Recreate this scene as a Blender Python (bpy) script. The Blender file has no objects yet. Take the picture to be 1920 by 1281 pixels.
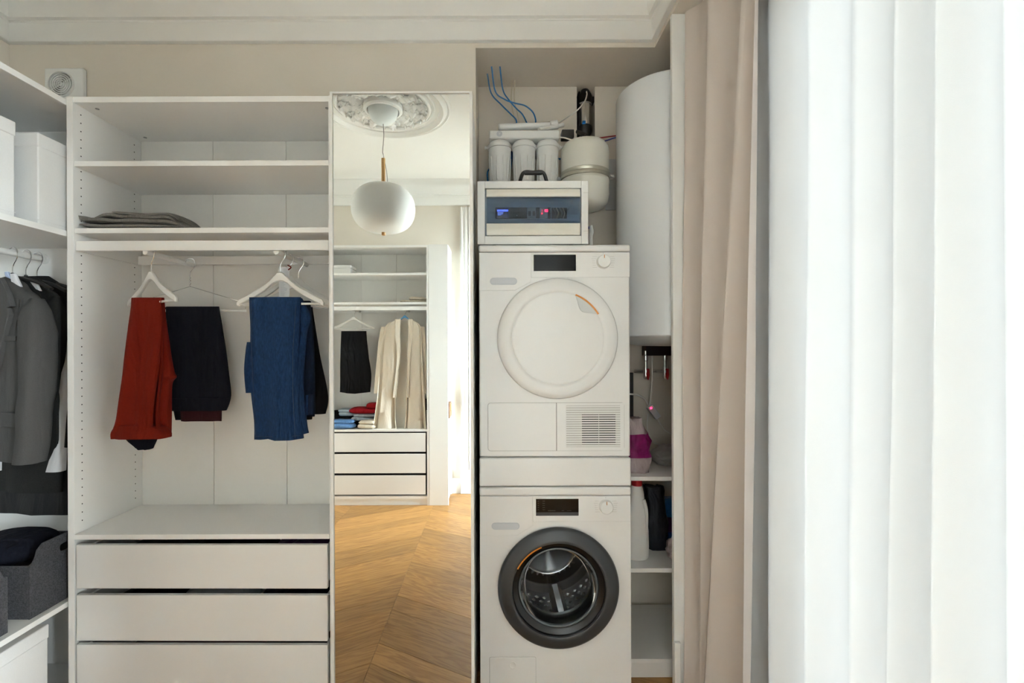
import bpy, bmesh, math, random
from mathutils import Vector, Matrix, noise
R = math.radians
S = bpy.context.scene
C = S.collection
# ------------------------------------------------------------------ camera
FPX, VPX, VPY, EYE = 874.0, 930.0, 652.0, 1.42      # focal length in px of a 1920x1281 frame, vanishing point, eye height
cd = bpy.data.cameras.new('camera'); cam = bpy.data.objects.new('camera', cd); C.objects.link(cam)
cd.sensor_width = 36; cd.lens = 36 * FPX / 1920
cd.shift_x = (960 - VPX) / 1920; cd.shift_y = (VPY - 640.5) / 1920
cd.clip_start = .02
cam.location = (0, 0, EYE)
cam.rotation_euler = (R(90), R(0.2), 0)
S.camera = cam
# ------------------------------------------------------------------ world, exposure
w = bpy.data.worlds.new('overcast_sky'); S.world = w; w.use_nodes = True
bg = w.node_tree.nodes['Background']
bg.inputs['Color'].default_value = (.87, .93, 1.0, 1); bg.inputs['Strength'].default_value = 40.0
S.view_settings.view_transform = 'Standard'; S.view_settings.look = 'None'
S.view_settings.gamma = 1; S.view_settings.use_curve_mapping = False
S.view_settings.exposure = 1.86
cy = S.cycles
cy.max_bounces = 9; cy.diffuse_bounces = 5; cy.glossy_bounces = 4; cy.transmission_bounces = 5; cy.transparent_max_bounces = 8
cy.caustics_reflective = False; cy.caustics_refractive = False; cy.sample_clamp_indirect = 6
cy.use_denoising = True; cy.use_adaptive_sampling = True; cy.adaptive_threshold = .02
def sky_portal(name, x, y0, y1, z0, z1):
    l = bpy.data.lights.new(name, 'AREA'); l.shape = 'RECTANGLE'; l.size = y1 - y0; l.size_y = z1 - z0; l.cycles.is_portal = True
    o = bpy.data.objects.new(name, l); C.objects.link(o); o.location = (x, (y0 + y1) / 2, (z0 + z1) / 2); o.rotation_euler = (R(90), 0, R(90))
sky_portal('sky_portal_1', 1.17, .50, 1.52, .10, 2.62)
sky_portal('sky_portal_2', 1.17, -.96, -.36, .10, 2.62)
# ------------------------------------------------------------------ room dimensions (metres)
XL, XR = -2.22, 1.06          # left wall, window wall
YB, YN, YO = 2.13, 2.45, -1.10    # wall behind wardrobes, back of the niche, wall behind the camera
ZC = 3.03                     # ceiling
ZS = 2.79                     # niche / window soffit
XB = .73                      # face of the beam above the window
YW = 1.77                     # front of the wardrobe
YM = 1.73                     # mirror plane
YA = 1.84                     # front of the machines
def PX(px, Y): return (px - VPX) / FPX * Y
def PZ(py, Y): return EYE - (py - VPY) / FPX * Y
def P(px, py, Y): return Vector((PX(px, Y), Y, PZ(py, Y)))
def MV(Y): return 2 * YM - Y      # distance of a real depth seen through the mirror
def VX(px, Y): return PX(px, MV(Y))
def VZ(py, Y): return PZ(py, MV(Y))
def V(px, py, Y): return Vector((VX(px, Y), Y, VZ(py, Y)))
# ------------------------------------------------------------------ materials
M = {}
def sc(r, g, b):
    f = lambda c: (c / 255 / 12.92) if c / 255 <= .04045 else ((c / 255 + .055) / 1.055) ** 2.4
    return (f(r), f(g), f(b), 1)
def mat(name, col, rough=.5, metal=0, bump=0, bscale=200, var=0, vscale=20, coat=0, emit=None, estr=1, spec=.5, stretch=(1, 1, 1), sheen=0, trans=0):
    m = bpy.data.materials.new(name); m.use_nodes = True; nt = m.node_tree; b = nt.nodes['Principled BSDF']
    c = sc(*col) if max(col) > 1.01 else (*col, 1)
    b.inputs['Base Color'].default_value = c; b.inputs['Roughness'].default_value = rough; b.inputs['Metallic'].default_value = metal
    b.inputs['Coat Weight'].default_value = coat; b.inputs['Specular IOR Level'].default_value = spec
    b.inputs['Sheen Weight'].default_value = sheen
    b.inputs['Transmission Weight'].default_value = trans
    if emit:
        b.inputs['Emission Color'].default_value = (*emit, 1); b.inputs['Emission Strength'].default_value = estr
    if bump or var:
        tc = nt.nodes.new('ShaderNodeTexCoord'); mp = nt.nodes.new('ShaderNodeMapping'); mp.inputs['Scale'].default_value = stretch
        nt.links.new(tc.outputs['Object'], mp.inputs['Vector'])
    if var:
        n = nt.nodes.new('ShaderNodeTexNoise'); n.inputs['Scale'].default_value = vscale; n.inputs['Detail'].default_value = 5
        nt.links.new(mp.outputs['Vector'], n.inputs['Vector'])
        mr = nt.nodes.new('ShaderNodeMapRange'); mr.inputs['From Min'].default_value = .25; mr.inputs['From Max'].default_value = .75
        mr.inputs['To Min'].default_value = 1 - var; mr.inputs['To Max'].default_value = 1 + var
        nt.links.new(n.outputs['Fac'], mr.inputs['Value'])
        mx = nt.nodes.new('ShaderNodeVectorMath'); mx.operation = 'SCALE'; mx.inputs[0].default_value = c[:3]
        nt.links.new(mr.outputs['Result'], mx.inputs['Scale']); nt.links.new(mx.outputs['Vector'], b.inputs['Base Color'])
    if bump:
        n = nt.nodes.new('ShaderNodeTexNoise'); n.inputs['Scale'].default_value = bscale; n.inputs['Detail'].default_value = 4
        nt.links.new(mp.outputs['Vector'], n.inputs['Vector'])
        bp = nt.nodes.new('ShaderNodeBump'); bp.inputs['Strength'].default_value = bump; bp.inputs['Distance'].default_value = .002
        nt.links.new(n.outputs['Fac'], bp.inputs['Height']); nt.links.new(bp.outputs['Normal'], b.inputs['Normal'])
    M[name] = m; return m
mat('wall', (.74, .68, .595), .85, bump=.05, bscale=90, var=.015, vscale=4)
mat('pavement', (.30, .29, .27), .9, var=.1, vscale=.5)
mat('ceiling', (.86, .845, .81), .8, bump=.03, bscale=60)
mat('plaster', (.86, .85, .82), .6, bump=.04, bscale=120)
mat('laminate', (.87, .862, .84), .42, bump=.02, bscale=300)
mat('laminate_back', (.87, .853, .81), .5, bump=.02, bscale=300)
mat('front_white', (.80, .79, .775), .42)
mat('enamel', (.80, .797, .785), .2, coat=.08)
mat('enamel_edge', (.73, .725, .71), .3)
mat('plastic_white', (.80, .80, .78), .3)
mat('plastic_grey_shade', (.55, .57, .60), .4)  # grey plastic; on the finger recesses this tone stands in for shade
mat('grip_shade', (.60, .61, .60), .3)  # darker than the enamel to paint the shade of the grip hollow
mat('plastic_cream', (.74, .72, .64), .35)
mat('boiler_white', (.78, .80, .82), .22, coat=.2)
mat('black_gloss', (.004, .004, .005), .07, spec=.16)
mat('black_plastic', (.012, .012, .013), .4)
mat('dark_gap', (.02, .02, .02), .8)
mat('groove', (.30, .295, .28), .7)
mat('fine_groove', (.52, .51, .48), .7)
mat('anthracite', (.045, .048, .052), .33, metal=.2)
mat('touch_grey', (.035, .035, .04), .3)
mat('rim_grey', (.10, .115, .125), .2)
mat('ring_black', (.008, .008, .009), .25)
mat('orange', (.62, .22, .03), .35)
mat('chrome', (.8, .8, .8), .12, metal=1)
mat('steel', (.55, .56, .57), .28, metal=1, bump=.05, bscale=80)
mat('steel_dark', (.30, .30, .31), .3, metal=1)
mat('zinc', (.55, .53, .45), .35, metal=1)
mat('brass', (.55, .38, .13), .3, metal=1)
mat('blue_tube', (.01, .15, .42), .3)
mat('blue_pipe', (.06, .08, .35), .35)
mat('red_pipe', (.35, .03, .03), .35)
mat('beige_tube', (.60, .53, .40), .4)
mat('white_tube', (.78, .76, .70), .35)
mat('grey_paint', (.55, .55, .54), .4)
mat('panel_grey', (.27, .34, .40), .5)
mat('module_dark', (.025, .03, .035), .4)
mat('module_grey', (.23, .26, .28), .45)
mat('screen_blue', (.02, .02, .05), .3, emit=(.06, .12, 1), estr=.8)
mat('screen_text', (.2, .3, .8), .3, emit=(.25, .35, 1), estr=.35)
mat('screen_back', (.03, .03, .09), .3)
mat('led_red', (.8, .05, .08), .3, emit=(1, .03, .10), estr=1.6)
mat('led_white', (.8, .8, .8), .3, emit=(.8, .9, 1), estr=1)
mat('oak_rod', (.62, .36, .14), .5, var=.12, vscale=30, stretch=(6, 6, .6))
mat('walnut', (.16, .075, .03), .5, var=.25, vscale=20, stretch=(1, 6, 1))
mat('lamp_glass', (.92, .93, .91), .35, spec=.4)
mat('lamp_canopy', (.80, .83, .82), .4)
mat('cord_grey', (.25, .25, .24), .5)
mat('print_grey', (.45, .44, .42), .6)
mat('wood_hanger', (.78, .765, .73), .35)
mat('hanger_blue', (.10, .32, .62), .4)
mat('hanger_black', (.015, .015, .015), .45)
def fabric(name, col, var=.12, bump=.35, bscale=700, vscale=250, sheen=.0, rough=.9, stretch=(1, 1, 1), crease=.9, cscale=9):
    m = mat(name, col, rough, bump=bump, bscale=bscale, var=var, vscale=vscale, sheen=sheen, spec=.15, stretch=stretch)
    if crease:      # broad soft creases under the weave
        nt = m.node_tree; N = nt.nodes.new; L = nt.links.new; bp = next(n for n in nt.nodes if n.type == 'BUMP')
        tc = N('ShaderNodeTexCoord'); mp = N('ShaderNodeMapping'); mp.inputs['Scale'].default_value = (1.6, 1.6, .45); mp.inputs['Rotation'].default_value = (0, .25, 0)
        n = N('ShaderNodeTexNoise'); n.inputs['Scale'].default_value = cscale; n.inputs['Detail'].default_value = 2.5; n.inputs['Distortion'].default_value = .7
        b2 = N('ShaderNodeBump'); b2.inputs['Strength'].default_value = crease; b2.inputs['Distance'].default_value = .03
        L(tc.outputs['Object'], mp.inputs['Vector']); L(mp.outputs[0], n.inputs['Vector']); L(n.outputs['Fac'], b2.inputs['Height']); L(b2.outputs['Normal'], bp.inputs['Normal'])
    return m
fabric('red_cloth', (.17, .013, .005), .12)
fabric('navy_cloth', (.008, .009, .016), .15)
fabric('maroon_cloth', (.05, .014, .018))
fabric('denim', (.012, .034, .092), .30, vscale=60, stretch=(3, 3, 1))
fabric('denim_dark', (.006, .013, .033), .25, vscale=60, stretch=(3, 3, 1))
fabric('denim_pale', (.11, .22, .42), .2, vscale=60)
fabric('denim_thread', (.035, .055, .10), .1)
fabric('black_cloth', (.006, .006, .007), .15)
fabric('grey_knit', (.19, .18, .165), .35, bump=.9, bscale=420, vscale=350)
fabric('suit_grey', (.082, .080, .079), .16, vscale=500, crease=0.3)
fabric('suit_charcoal', (.022, .022, .021), .18, crease=0.3)
fabric('coat_dark', (.017, .017, .018), .2, rough=.55, crease=0.3)
fabric('shirt_white', (.74, .74, .76), .03, bump=.1, crease=0.4)
fabric('shirt_blue', (.42, .50, .68), .04, bump=.1)
fabric('felt', (.07, .07, .076), .45, bump=1.0, bscale=300, vscale=220, crease=0)
fabric('box_white', (.80, .795, .785), .02, bump=.25, bscale=350, crease=0)
fabric('cream_knit', (.76, .68, .57), .05, bump=.4, bscale=300, crease=0.45)
fabric('cream_lining', (.86, .83, .76), .03, crease=0.3)
fabric('red_knit', (.28, .007, .012), .1)
fabric('grey_tee', (.33, .37, .41), .06)
fabric('bluegrey_tee', (.40, .47, .52), .06)
fabric('beige_knit', (.62, .55, .44), .08)
fabric('brown_fur', (.05, .02, .012), .5, bump=1, bscale=120)
fabric('purple_bag', (.20, .012, .10), .3, bump=.5, bscale=40, vscale=30, rough=.4)
fabric('pink_film', (.42, .34, .34), .12, bump=.5, bscale=40, vscale=20, rough=.4)
fabric('dark_bag', (.014, .016, .024), .3, bump=.5, bscale=40, rough=.4)
fabric('blue_pack', (.02, .13, .36), .3, bump=.5, bscale=30, rough=.35)
fabric('yellow_pack', (.42, .36, .20), .2, bump=.5, bscale=30, rough=.4)
fabric('plum_pack', (.07, .02, .09), .3, bump=.5, bscale=30, rough=.4)
fabric('floral_pack', (.62, .52, .54), .35, bump=.4, bscale=30, vscale=60, rough=.4)
mat('bottle_white', (.74, .735, .71), .35)
mat('cap_red', (.42, .014, .02), .4)
mat('clear_film', (.45, .44, .42), .35, trans=.3)
# mirror: silvered glass
mm = mat('mirror', (.90, .92, .90), .0, metal=1, spec=.5)
# smoked cover and window glass
def glassy(name, col, ior=1.5):
    m = bpy.data.materials.new(name); m.use_nodes = True; nt = m.node_tree; nt.nodes.clear()
    o = nt.nodes.new('ShaderNodeOutputMaterial'); mx = nt.nodes.new('ShaderNodeMixShader'); t = nt.nodes.new('ShaderNodeBsdfTransparent'); g = nt.nodes.new('ShaderNodeBsdfGlossy')
    fr = nt.nodes.new('ShaderNodeFresnel'); fr.inputs['IOR'].default_value = ior
    t.inputs['Color'].default_value = (*col, 1); g.inputs['Roughness'].default_value = .01
    nt.links.new(fr.outputs[0], mx.inputs[0]); nt.links.new(t.outputs[0], mx.inputs[1]); nt.links.new(g.outputs[0], mx.inputs[2]); nt.links.new(mx.outputs[0], o.inputs[0])
    M[name] = m
glassy('glass_clear', (.93, .96, .95)); glassy('glass_smoke', (.72, .78, .85)); glassy('glass_door', (.74, .76, .77), 1.2)
# translucent woven curtains
def curtain_mat(name, dcol, tcol, k_tr, k_clear, weave=900):
    m = bpy.data.materials.new(name); m.use_nodes = True; nt = m.node_tree; nt.nodes.clear(); N = nt.nodes.new; L = nt.links.new
    o = N('ShaderNodeOutputMaterial'); d = N('ShaderNodeBsdfDiffuse'); t = N('ShaderNodeBsdfTranslucent'); c = N('ShaderNodeBsdfTransparent'); m1 = N('ShaderNodeMixShader'); m2 = N('ShaderNodeMixShader')
    tc = N('ShaderNodeTexCoord'); mp = N('ShaderNodeMapping'); mp.inputs['Scale'].default_value = (1, 1, 5)
    n = N('ShaderNodeTexNoise'); n.inputs['Scale'].default_value = 55; n.inputs['Detail'].default_value = 8; n.inputs['Roughness'].default_value = .7
    L(tc.outputs['Object'], mp.inputs['Vector']); L(mp.outputs['Vector'], n.inputs['Vector'])
    mr = N('ShaderNodeMapRange'); mr.inputs['To Min'].default_value = k_clear * .55; mr.inputs['To Max'].default_value = k_clear * 1.45
    mr.inputs['From Min'].default_value = .3; mr.inputs['From Max'].default_value = .7
    L(n.outputs['Fac'], mr.inputs['Value'])
    bp = N('ShaderNodeBump'); bp.inputs['Strength'].default_value = .12; bp.inputs['Distance'].default_value = .002
    wv = N('ShaderNodeTexNoise'); wv.inputs['Scale'].default_value = weave; mp2 = N('ShaderNodeMapping'); mp2.inputs['Scale'].default_value = (.3, .3, 1)
    L(tc.outputs['Object'], mp2.inputs['Vector']); L(mp2.outputs['Vector'], wv.inputs['Vector'])
    L(wv.outputs['Fac'], bp.inputs['Height']); L(bp.outputs['Normal'], d.inputs['Normal'])
    d.inputs['Color'].default_value = (*dcol, 1); t.inputs['Color'].default_value = (*tcol, 1)
    m1.inputs[0].default_value = k_tr
    L(d.outputs[0], m1.inputs[1]); L(t.outputs[0], m1.inputs[2]); L(mr.outputs['Result'], m2.inputs[0]); L(m1.outputs[0], m2.inputs[1]); L(c.outputs[0], m2.inputs[2]); L(m2.outputs[0], o.inputs[0])
    M[name] = m
curtain_mat('sheer', (.92, .92, .91), (.056, .0565, .057), .30, .0013)
curtain_mat('linen_beige', (.72, .635, .575), (.10, .085, .072), .15, .0)
# oak
def oak_mat():
    m = bpy.data.materials.new('oak_floor'); m.use_nodes = True; nt = m.node_tree; b = nt.nodes['Principled BSDF']; N = nt.nodes.new; L = nt.links.new
    tc = N('ShaderNodeTexCoord'); oi = N('ShaderNodeObjectInfo')
    sc1 = N('ShaderNodeVectorMath'); sc1.operation = 'SCALE'; sc1.inputs[0].default_value = (37, 11, 5); L(oi.outputs['Random'], sc1.inputs['Scale'])
    ad = N('ShaderNodeVectorMath'); L(tc.outputs['Object'], ad.inputs[0]); L(sc1.outputs[0], ad.inputs[1])
    mp = N('ShaderNodeMapping'); mp.inputs['Scale'].default_value = (1.1, 9, 1); L(ad.outputs[0], mp.inputs['Vector'])
    n1 = N('ShaderNodeTexNoise'); n1.inputs['Scale'].default_value = 1.6; n1.inputs['Detail'].default_value = 3; n1.inputs['Distortion'].default_value = .6; L(mp.outputs[0], n1.inputs['Vector'])
    ml = N('ShaderNodeMath'); ml.operation = 'MULTIPLY'; ml.inputs[1].default_value = 16; L(n1.outputs['Fac'], ml.inputs[0])
    fr = N('ShaderNodeMath'); fr.operation = 'PINGPONG'; fr.inputs[1].default_value = 1; L(ml.outputs[0], fr.inputs[0])
    mp2 = N('ShaderNodeMapping'); mp2.inputs['Scale'].default_value = (6, 150, 1); L(ad.outputs[0], mp2.inputs['Vector'])
    n2 = N('ShaderNodeTexNoise'); n2.inputs['Scale'].default_value = 2; n2.inputs['Detail'].default_value = 4; L(mp2.outputs[0], n2.inputs['Vector'])
    mix = N('ShaderNodeMath'); mix.operation = 'MULTIPLY_ADD'; mix.inputs[1].default_value = .55; L(fr.outputs[0], mix.inputs[0]); L(n2.outputs['Fac'], mix.inputs[2])
    cr = N('ShaderNodeValToRGB'); cr.color_ramp.elements[0].position = .3; cr.color_ramp.elements[1].position = 1.05
    cr.color_ramp.elements[0].color = (.25, .112, .031, 1); cr.color_ramp.elements[1].color = (.41, .215, .068, 1); L(mix.outputs[0], cr.inputs[0])
    rr = N('ShaderNodeMapRange'); rr.inputs['To Min'].default_value = .78; rr.inputs['To Max'].default_value = 1.18; L(oi.outputs['Random'], rr.inputs['Value'])
    vs = N('ShaderNodeVectorMath'); vs.operation = 'SCALE'; L(cr.outputs[0], vs.inputs[0]); L(rr.outputs[0], vs.inputs['Scale'])
    L(vs.outputs[0], b.inputs['Base Color']); b.inputs['Roughness'].default_value = .42; b.inputs['Specular IOR Level'].default_value = .4
    bp = N('ShaderNodeBump'); bp.inputs['Strength'].default_value = .15; bp.inputs['Distance'].default_value = .001; L(n2.outputs['Fac'], bp.inputs['Height']); L(bp.outputs[0], b.inputs['Normal'])
    M['oak_floor'] = m
oak_mat()
# ------------------------------------------------------------------ mesh helpers
WT = {}
class MB:
    def __init__(s): s.v = []; s.f = []
    def add(s, vs, fs):
        k = len(s.v); s.v += [Vector(p) for p in vs]; s.f += [tuple(i + k for i in f) for f in fs]; return s
    def box(s, x0, x1, y0, y1, z0, z1):
        x0, x1 = sorted((x0, x1)); y0, y1 = sorted((y0, y1)); z0, z1 = sorted((z0, z1))
        return s.add([(x, y, z) for z in (z0, z1) for y in (y0, y1) for x in (x0, x1)], [(0, 2, 3, 1), (4, 5, 7, 6), (0, 1, 5, 4), (2, 6, 7, 3), (0, 4, 6, 2), (1, 3, 7, 5)])
    def loft(s, rings, caps=True, closed=True):
        n = len(rings[0]); vs = [p for r in rings for p in r]; fs = []
        for i in range(len(rings) - 1):
            for j in range(n if closed else n - 1):
                k = (j + 1) % n; fs.append((i * n + j, i * n + k, (i + 1) * n + k, (i + 1) * n + j))
        if caps and closed:
            fs.append(tuple(range(n))[::-1]); fs.append(tuple((len(rings) - 1) * n + j for j in range(n)))
        return s.add(vs, fs)
    def prism(s, poly, a, b, ax='y'):
        g = {'y': lambda p, t: (p[0], t, p[1]), 'x': lambda p, t: (t, p[0], p[1]), 'z': lambda p, t: (p[0], p[1], t)}[ax]
        return s.loft([[g(p, a) for p in poly], [g(p, b) for p in poly]])
    def cyl(s, p0, p1, r0, r1=None, n=16):
        return s.rod([p0, p1], [r0, r0 if r1 is None else r1], n)
    def rod(s, path, rad, n=8):
        path = [Vector(p) for p in path]; rad = rad if isinstance(rad, (list, tuple)) else [rad] * len(path)
        rings = []; up = None
        for i, p in enumerate(path):
            d = (path[min(i + 1, len(path) - 1)] - path[max(i - 1, 0)]).normalized()
            if up is None: up = Vector((0, 0, 1)) if abs(d.z) < .9 else Vector((0, 1, 0))
            x = d.cross(up).normalized(); up = x.cross(d).normalized()
            rings.append([p + (x * math.cos(t) + up * math.sin(t)) * rad[i] for t in (2 * math.pi * j / n for j in range(n))])
        return s.loft(rings)
    def tube(s, pts, r, n=8, res=6):
        return s.rod(spline(pts, res), r, n)
    def lathe(s, c, prof, n=32, ax='z', caps=True):
        c = Vector(c); e = {'z': ((1, 0, 0), (0, 1, 0), (0, 0, 1)), 'y': ((1, 0, 0), (0, 0, 1), (0, 1, 0)), 'x': ((0, 1, 0), (0, 0, 1), (1, 0, 0))}[ax]
        a, b, d = map(Vector, e)
        rings = [[c + (a * math.cos(t) + b * math.sin(t)) * max(r, 1e-5) + d * h for t in (2 * math.pi * j / n for j in range(n))] for r, h in prof]
        return s.loft(rings, caps)
    def grid(s, rows):
        return s.loft(rows, caps=False, closed=False)
    def xf(s, mtx): s.v = [mtx @ p for p in s.v]; return s
    def rotz(s, a, piv):
        p = Vector(piv); return s.xf(Matrix.Translation(p) @ Matrix.Rotation(a, 4, 'Z') @ Matrix.Translation(-p))
    def build(s, name, m, parent=None, bevel=0, ang=35, sub=0, solid=0, seg=2):
        lo = [min(p[i] for p in s.v) for i in range(3)]; hi = [max(p[i] for p in s.v) for i in range(3)]
        c = Vector(((lo[0] + hi[0]) / 2, (lo[1] + hi[1]) / 2, (lo[2] + hi[2]) / 2))
        me = bpy.data.meshes.new(name); me.from_pydata([p - c for p in s.v], [], s.f)
        bm = bmesh.new(); bm.from_mesh(me); bmesh.ops.recalc_face_normals(bm, faces=bm.faces)
        for f in bm.faces: f.smooth = True
        bm.to_mesh(me); bm.free()
        me.set_sharp_from_angle(angle=R(ang)); me.materials.append(M[m])
        o = bpy.data.objects.new(name, me); C.objects.link(o)
        if parent is not None: o.parent = parent; o.location = c - WT[parent.name]
        else: o.location = c
        WT[o.name] = c
        if bevel:
            b = o.modifiers.new('bevel', 'BEVEL'); b.width = bevel; b.segments = seg; b.limit_method = 'ANGLE'; b.angle_limit = R(40)
        if solid:
            b = o.modifiers.new('solid', 'SOLIDIFY'); b.thickness = solid; b.offset = 0
        if sub:
            b = o.modifiers.new('sub', 'SUBSURF'); b.levels = b.render_levels = sub
        return o
def spline(pts, res=6):
    pts = [Vector(p) for p in pts]
    if len(pts) < 3: return pts
    q = [pts[0] * 2 - pts[1]] + pts + [pts[-1] * 2 - pts[-2]]; out = []
    for i in range(1, len(q) - 2):
        for k in range(res):
            t = k / res; a, b, c, d = q[i - 1:i + 3]
            out.append(.5 * ((2 * b) + (c - a) * t + (2 * a - 5 * b + 4 * c - d) * t * t + (3 * b - a - 3 * c + d) * t ** 3))
    return out + [pts[-1]]
def tag(o, label, cat, group=None, kind=None):
    o['label'] = label; o['category'] = cat
    if group: o['group'] = group
    if kind: o['kind'] = kind
    return o
def thing(name, label, cat, loc=(0, 0, 0), group=None):
    o = bpy.data.objects.new(name, None); C.objects.link(o); o.location = loc; o.empty_display_size = .05
    WT[o.name] = Vector(loc); return tag(o, label, cat, group)
def copy_tree(o, parent=None):
    c = o.copy(); C.objects.link(c); c.parent = parent; WT[c.name] = WT[o.name].copy()
    for ch in list(o.children): copy_tree(ch, c)
    return c
def struct(o, label, cat): return tag(o, label, cat, kind='structure')
def lerp(a, b, t): return a + (b - a) * t
def rowsat(rows, t):
    """interpolate a list of equal tuples at t in 0..1 along the list (smooth)"""
    k = t * (len(rows) - 1); i = min(int(k), len(rows) - 2); f = k - i
    g = lambda j: rows[max(0, min(len(rows) - 1, j))]
    a, b, c, d = g(i - 1), g(i), g(i + 1), g(i + 2)
    return [.5 * (2 * q + (r - p) * f + (2 * p - 5 * q + 4 * r - s) * f * f + (3 * q - p - 3 * r + s) * f ** 3) for p, q, r, s in zip(a, b, c, d)]
def slab(rows, t=.03, n=48, m=28, folds=3, amp=.006, seed=0, grow=1, hem=0, ex=.35, topround=.3):
    """hanging cloth with thickness. rows: (z, x_left, x_right, y)"""
    mb = MB(); rings = []; rnd = random.Random(seed); ph = [rnd.uniform(0, 6.28) for _ in range(4)]
    for i in range(m + 1):
        v = i / m; z, xl, xr, yc = rowsat(rows, v); cx, hw = (xl + xr) / 2, (xr - xl) / 2
        tt = t * (topround + (1 - topround) * min(1, v * 8)) if topround < 1 else t
        ring = []
        for j in range(n):
            th = 2 * math.pi * j / n; c, s_ = math.cos(th), math.sin(th)
            u = math.copysign(abs(c) ** ex, c)
            g = amp * (1 - grow + grow * v)
            fo = g * (math.sin(folds * math.pi * u + ph[0] + .8 * v) + .5 * math.sin(folds * 2.3 * math.pi * u + ph[1] + 1.5 * v))
            x = cx + hw * u; y = yc + tt / 2 * math.copysign(abs(s_) ** .7, s_) + fo
            nz = noise.noise(Vector((x * 9 + seed, z * 6, 3.1 * seed + (1 if s_ > 0 else 0)))) * amp * .8
            zz = z + hem * v * v * math.sin(folds * math.pi * u * .7 + ph[2])
            ring.append((x + nz * .3, y + nz, zz))
        rings.append(ring)
    return mb.loft(rings)
def cushion(cx, cy, z0, lx, ly, h, n=28, m=10, rot=0, seed=0, lump=.15, ex=.45):
    """soft folded pile layer lying on z0"""
    rings = []
    for i in range(m + 1):
        a = -math.pi / 2 + math.pi * i / m; rr = max(.02, math.cos(a)) ** .35; zz = z0 + h / 2 + h / 2 * math.sin(a)
        ring = []
        for j in range(n):
            th = 2 * math.pi * j / n; c, s_ = math.cos(th), math.sin(th)
            x = lx / 2 * rr * math.copysign(abs(c) ** ex, c); y = ly / 2 * rr * math.copysign(abs(s_) ** ex, s_)
            d = noise.noise(Vector((x * 7 + seed * 3.3, y * 7, seed))) * lump * h
            ring.append((cx + x * math.cos(rot) - y * math.sin(rot), cy + x * math.sin(rot) + y * math.cos(rot), zz + (d if i > m / 2 else 0) * (i / m)))
        rings.append(ring)
    return MB().loft(rings)
# ================================================================== structure
XN = -.088                                    # left reveal of the niche
struct(MB().box(XL - .1, XN, YB, YN + .1, 0, ZC).build('wall_back', 'wall'), 'beige painted wall behind the wardrobes', 'wall')
rx0, rx1, rz0 = PX(1083, YN), PX(1117, YN), 2.46
b = MB().box(XN, rx0, YN, YN + .14, 0, ZS).box(rx1, XR, YN, YN + .14, 0, ZS).box(rx0, rx1, YN, YN + .14, 0, rz0).box(rx0, rx1, YN + .12, YN + .14, rz0, ZS)
struct(b.build('wall_niche', 'wall'), 'beige back wall of the appliance niche with a small recess', 'wall')
struct(MB().box(XN, XR, YB, YN + .14, ZS, ZC).build('wall_niche_header', 'wall'), 'beige lintel and soffit over the appliance niche', 'wall')
struct(MB().box(XB, XR, YO, YB, ZS, ZC).build('wall_window_beam', 'wall'), 'beige beam over the curtained window', 'wall')
struct(MB().box(XL - .12, XL, YO - .12, YN, 0, ZC).build('wall_left', 'wall'), 'beige wall behind the suit wardrobe', 'wall')
struct(MB().box(XL - .12, XR + .12, YO - .12, YO, 0, ZC).build('wall_rear', 'wall'), 'beige wall behind the rear wardrobe, reflected in the mirror', 'wall')
# window wall with two openings
WA, WB, WZ0, WZ1 = (.50, 1.52), (-.96, -.36), .10, 2.62
b = MB(); xs = (XR, XR + .12)
b.box(*xs, YO, WB[0], 0, ZC).box(*xs, WB[1], WA[0], 0, ZC).box(*xs, WA[1], YN + .14, 0, ZC)
for a in (WA, WB): b.box(*xs, a[0], a[1], 0, WZ0); b.box(*xs, a[0], a[1], WZ1, ZC)
struct(b.build('wall_right', 'wall'), 'beige window wall behind the curtains', 'wall')
for k, a in enumerate((WA, WB)):
    f = MB(); t = .055; x0, x1 = XR + .03, XR + .08
    f.box(x0, x1, a[0], a[0] + t, WZ0, WZ1).box(x0, x1, a[1] - t, a[1], WZ0, WZ1).box(x0, x1, a[0] + t, a[1] - t, WZ0, WZ0 + t).box(x0, x1, a[0] + t, a[1] - t, WZ1 - t, WZ1)
    ym = (a[0] + a[1]) / 2; f.box(x0, x1, ym - .04, ym + .04, WZ0 + t, WZ1 - t)
    wdw = f.build('window_%d' % (k + 1), 'plaster', bevel=.004)
    struct(wdw, ['tall white window glowing behind the sheer curtain', 'tall white window past the curtains, towards the rear wall'][k], 'window')
    for ya, yb in ((a[0] + t, ym - .04), (ym + .04, a[1] - t)):
        MB().box(x0 + .022, x0 + .026, ya, yb, WZ0 + t, WZ1 - t).build('pane', 'glass_clear', wdw)
gr = MB().box(XR + .3, 60, -60, 60, -4.6, -4.5).build('ground', 'pavement'); struct(gr, 'grey pavement of the street below the window', 'ground')
# ceiling
struct(MB().box(XL - .12, XR + .12, YO - .12, YN + .14, ZC, ZC + .1).build('ceiling', 'ceiling'), 'off-white plaster ceiling', 'ceiling')
# cornice running round the room, mitred
prof = [(0, 2.812), (.018, 2.812), (.022, 2.816), (.022, 2.896), (.026, 2.899), (.026, 2.905), (.040, 2.909), (.055, 2.955), (.085, 3.000), (.125, 3.016), (.130, ZC), (0, ZC)]
loop = [(XL, YO, 1, 1), (XL, YB, 1, -1), (XB, YB, -1, -1), (XB, YO, -1, 1)]
rings = [[(x + sx * d, y + sy * d, z) for d, z in prof] for x, y, sx, sy in loop]
b = MB(); b.loft(rings + [rings[0]], caps=False)
struct(b.build('trim_1', 'plaster', ang=50), 'white moulded cornice around the ceiling', 'cornice')
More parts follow.
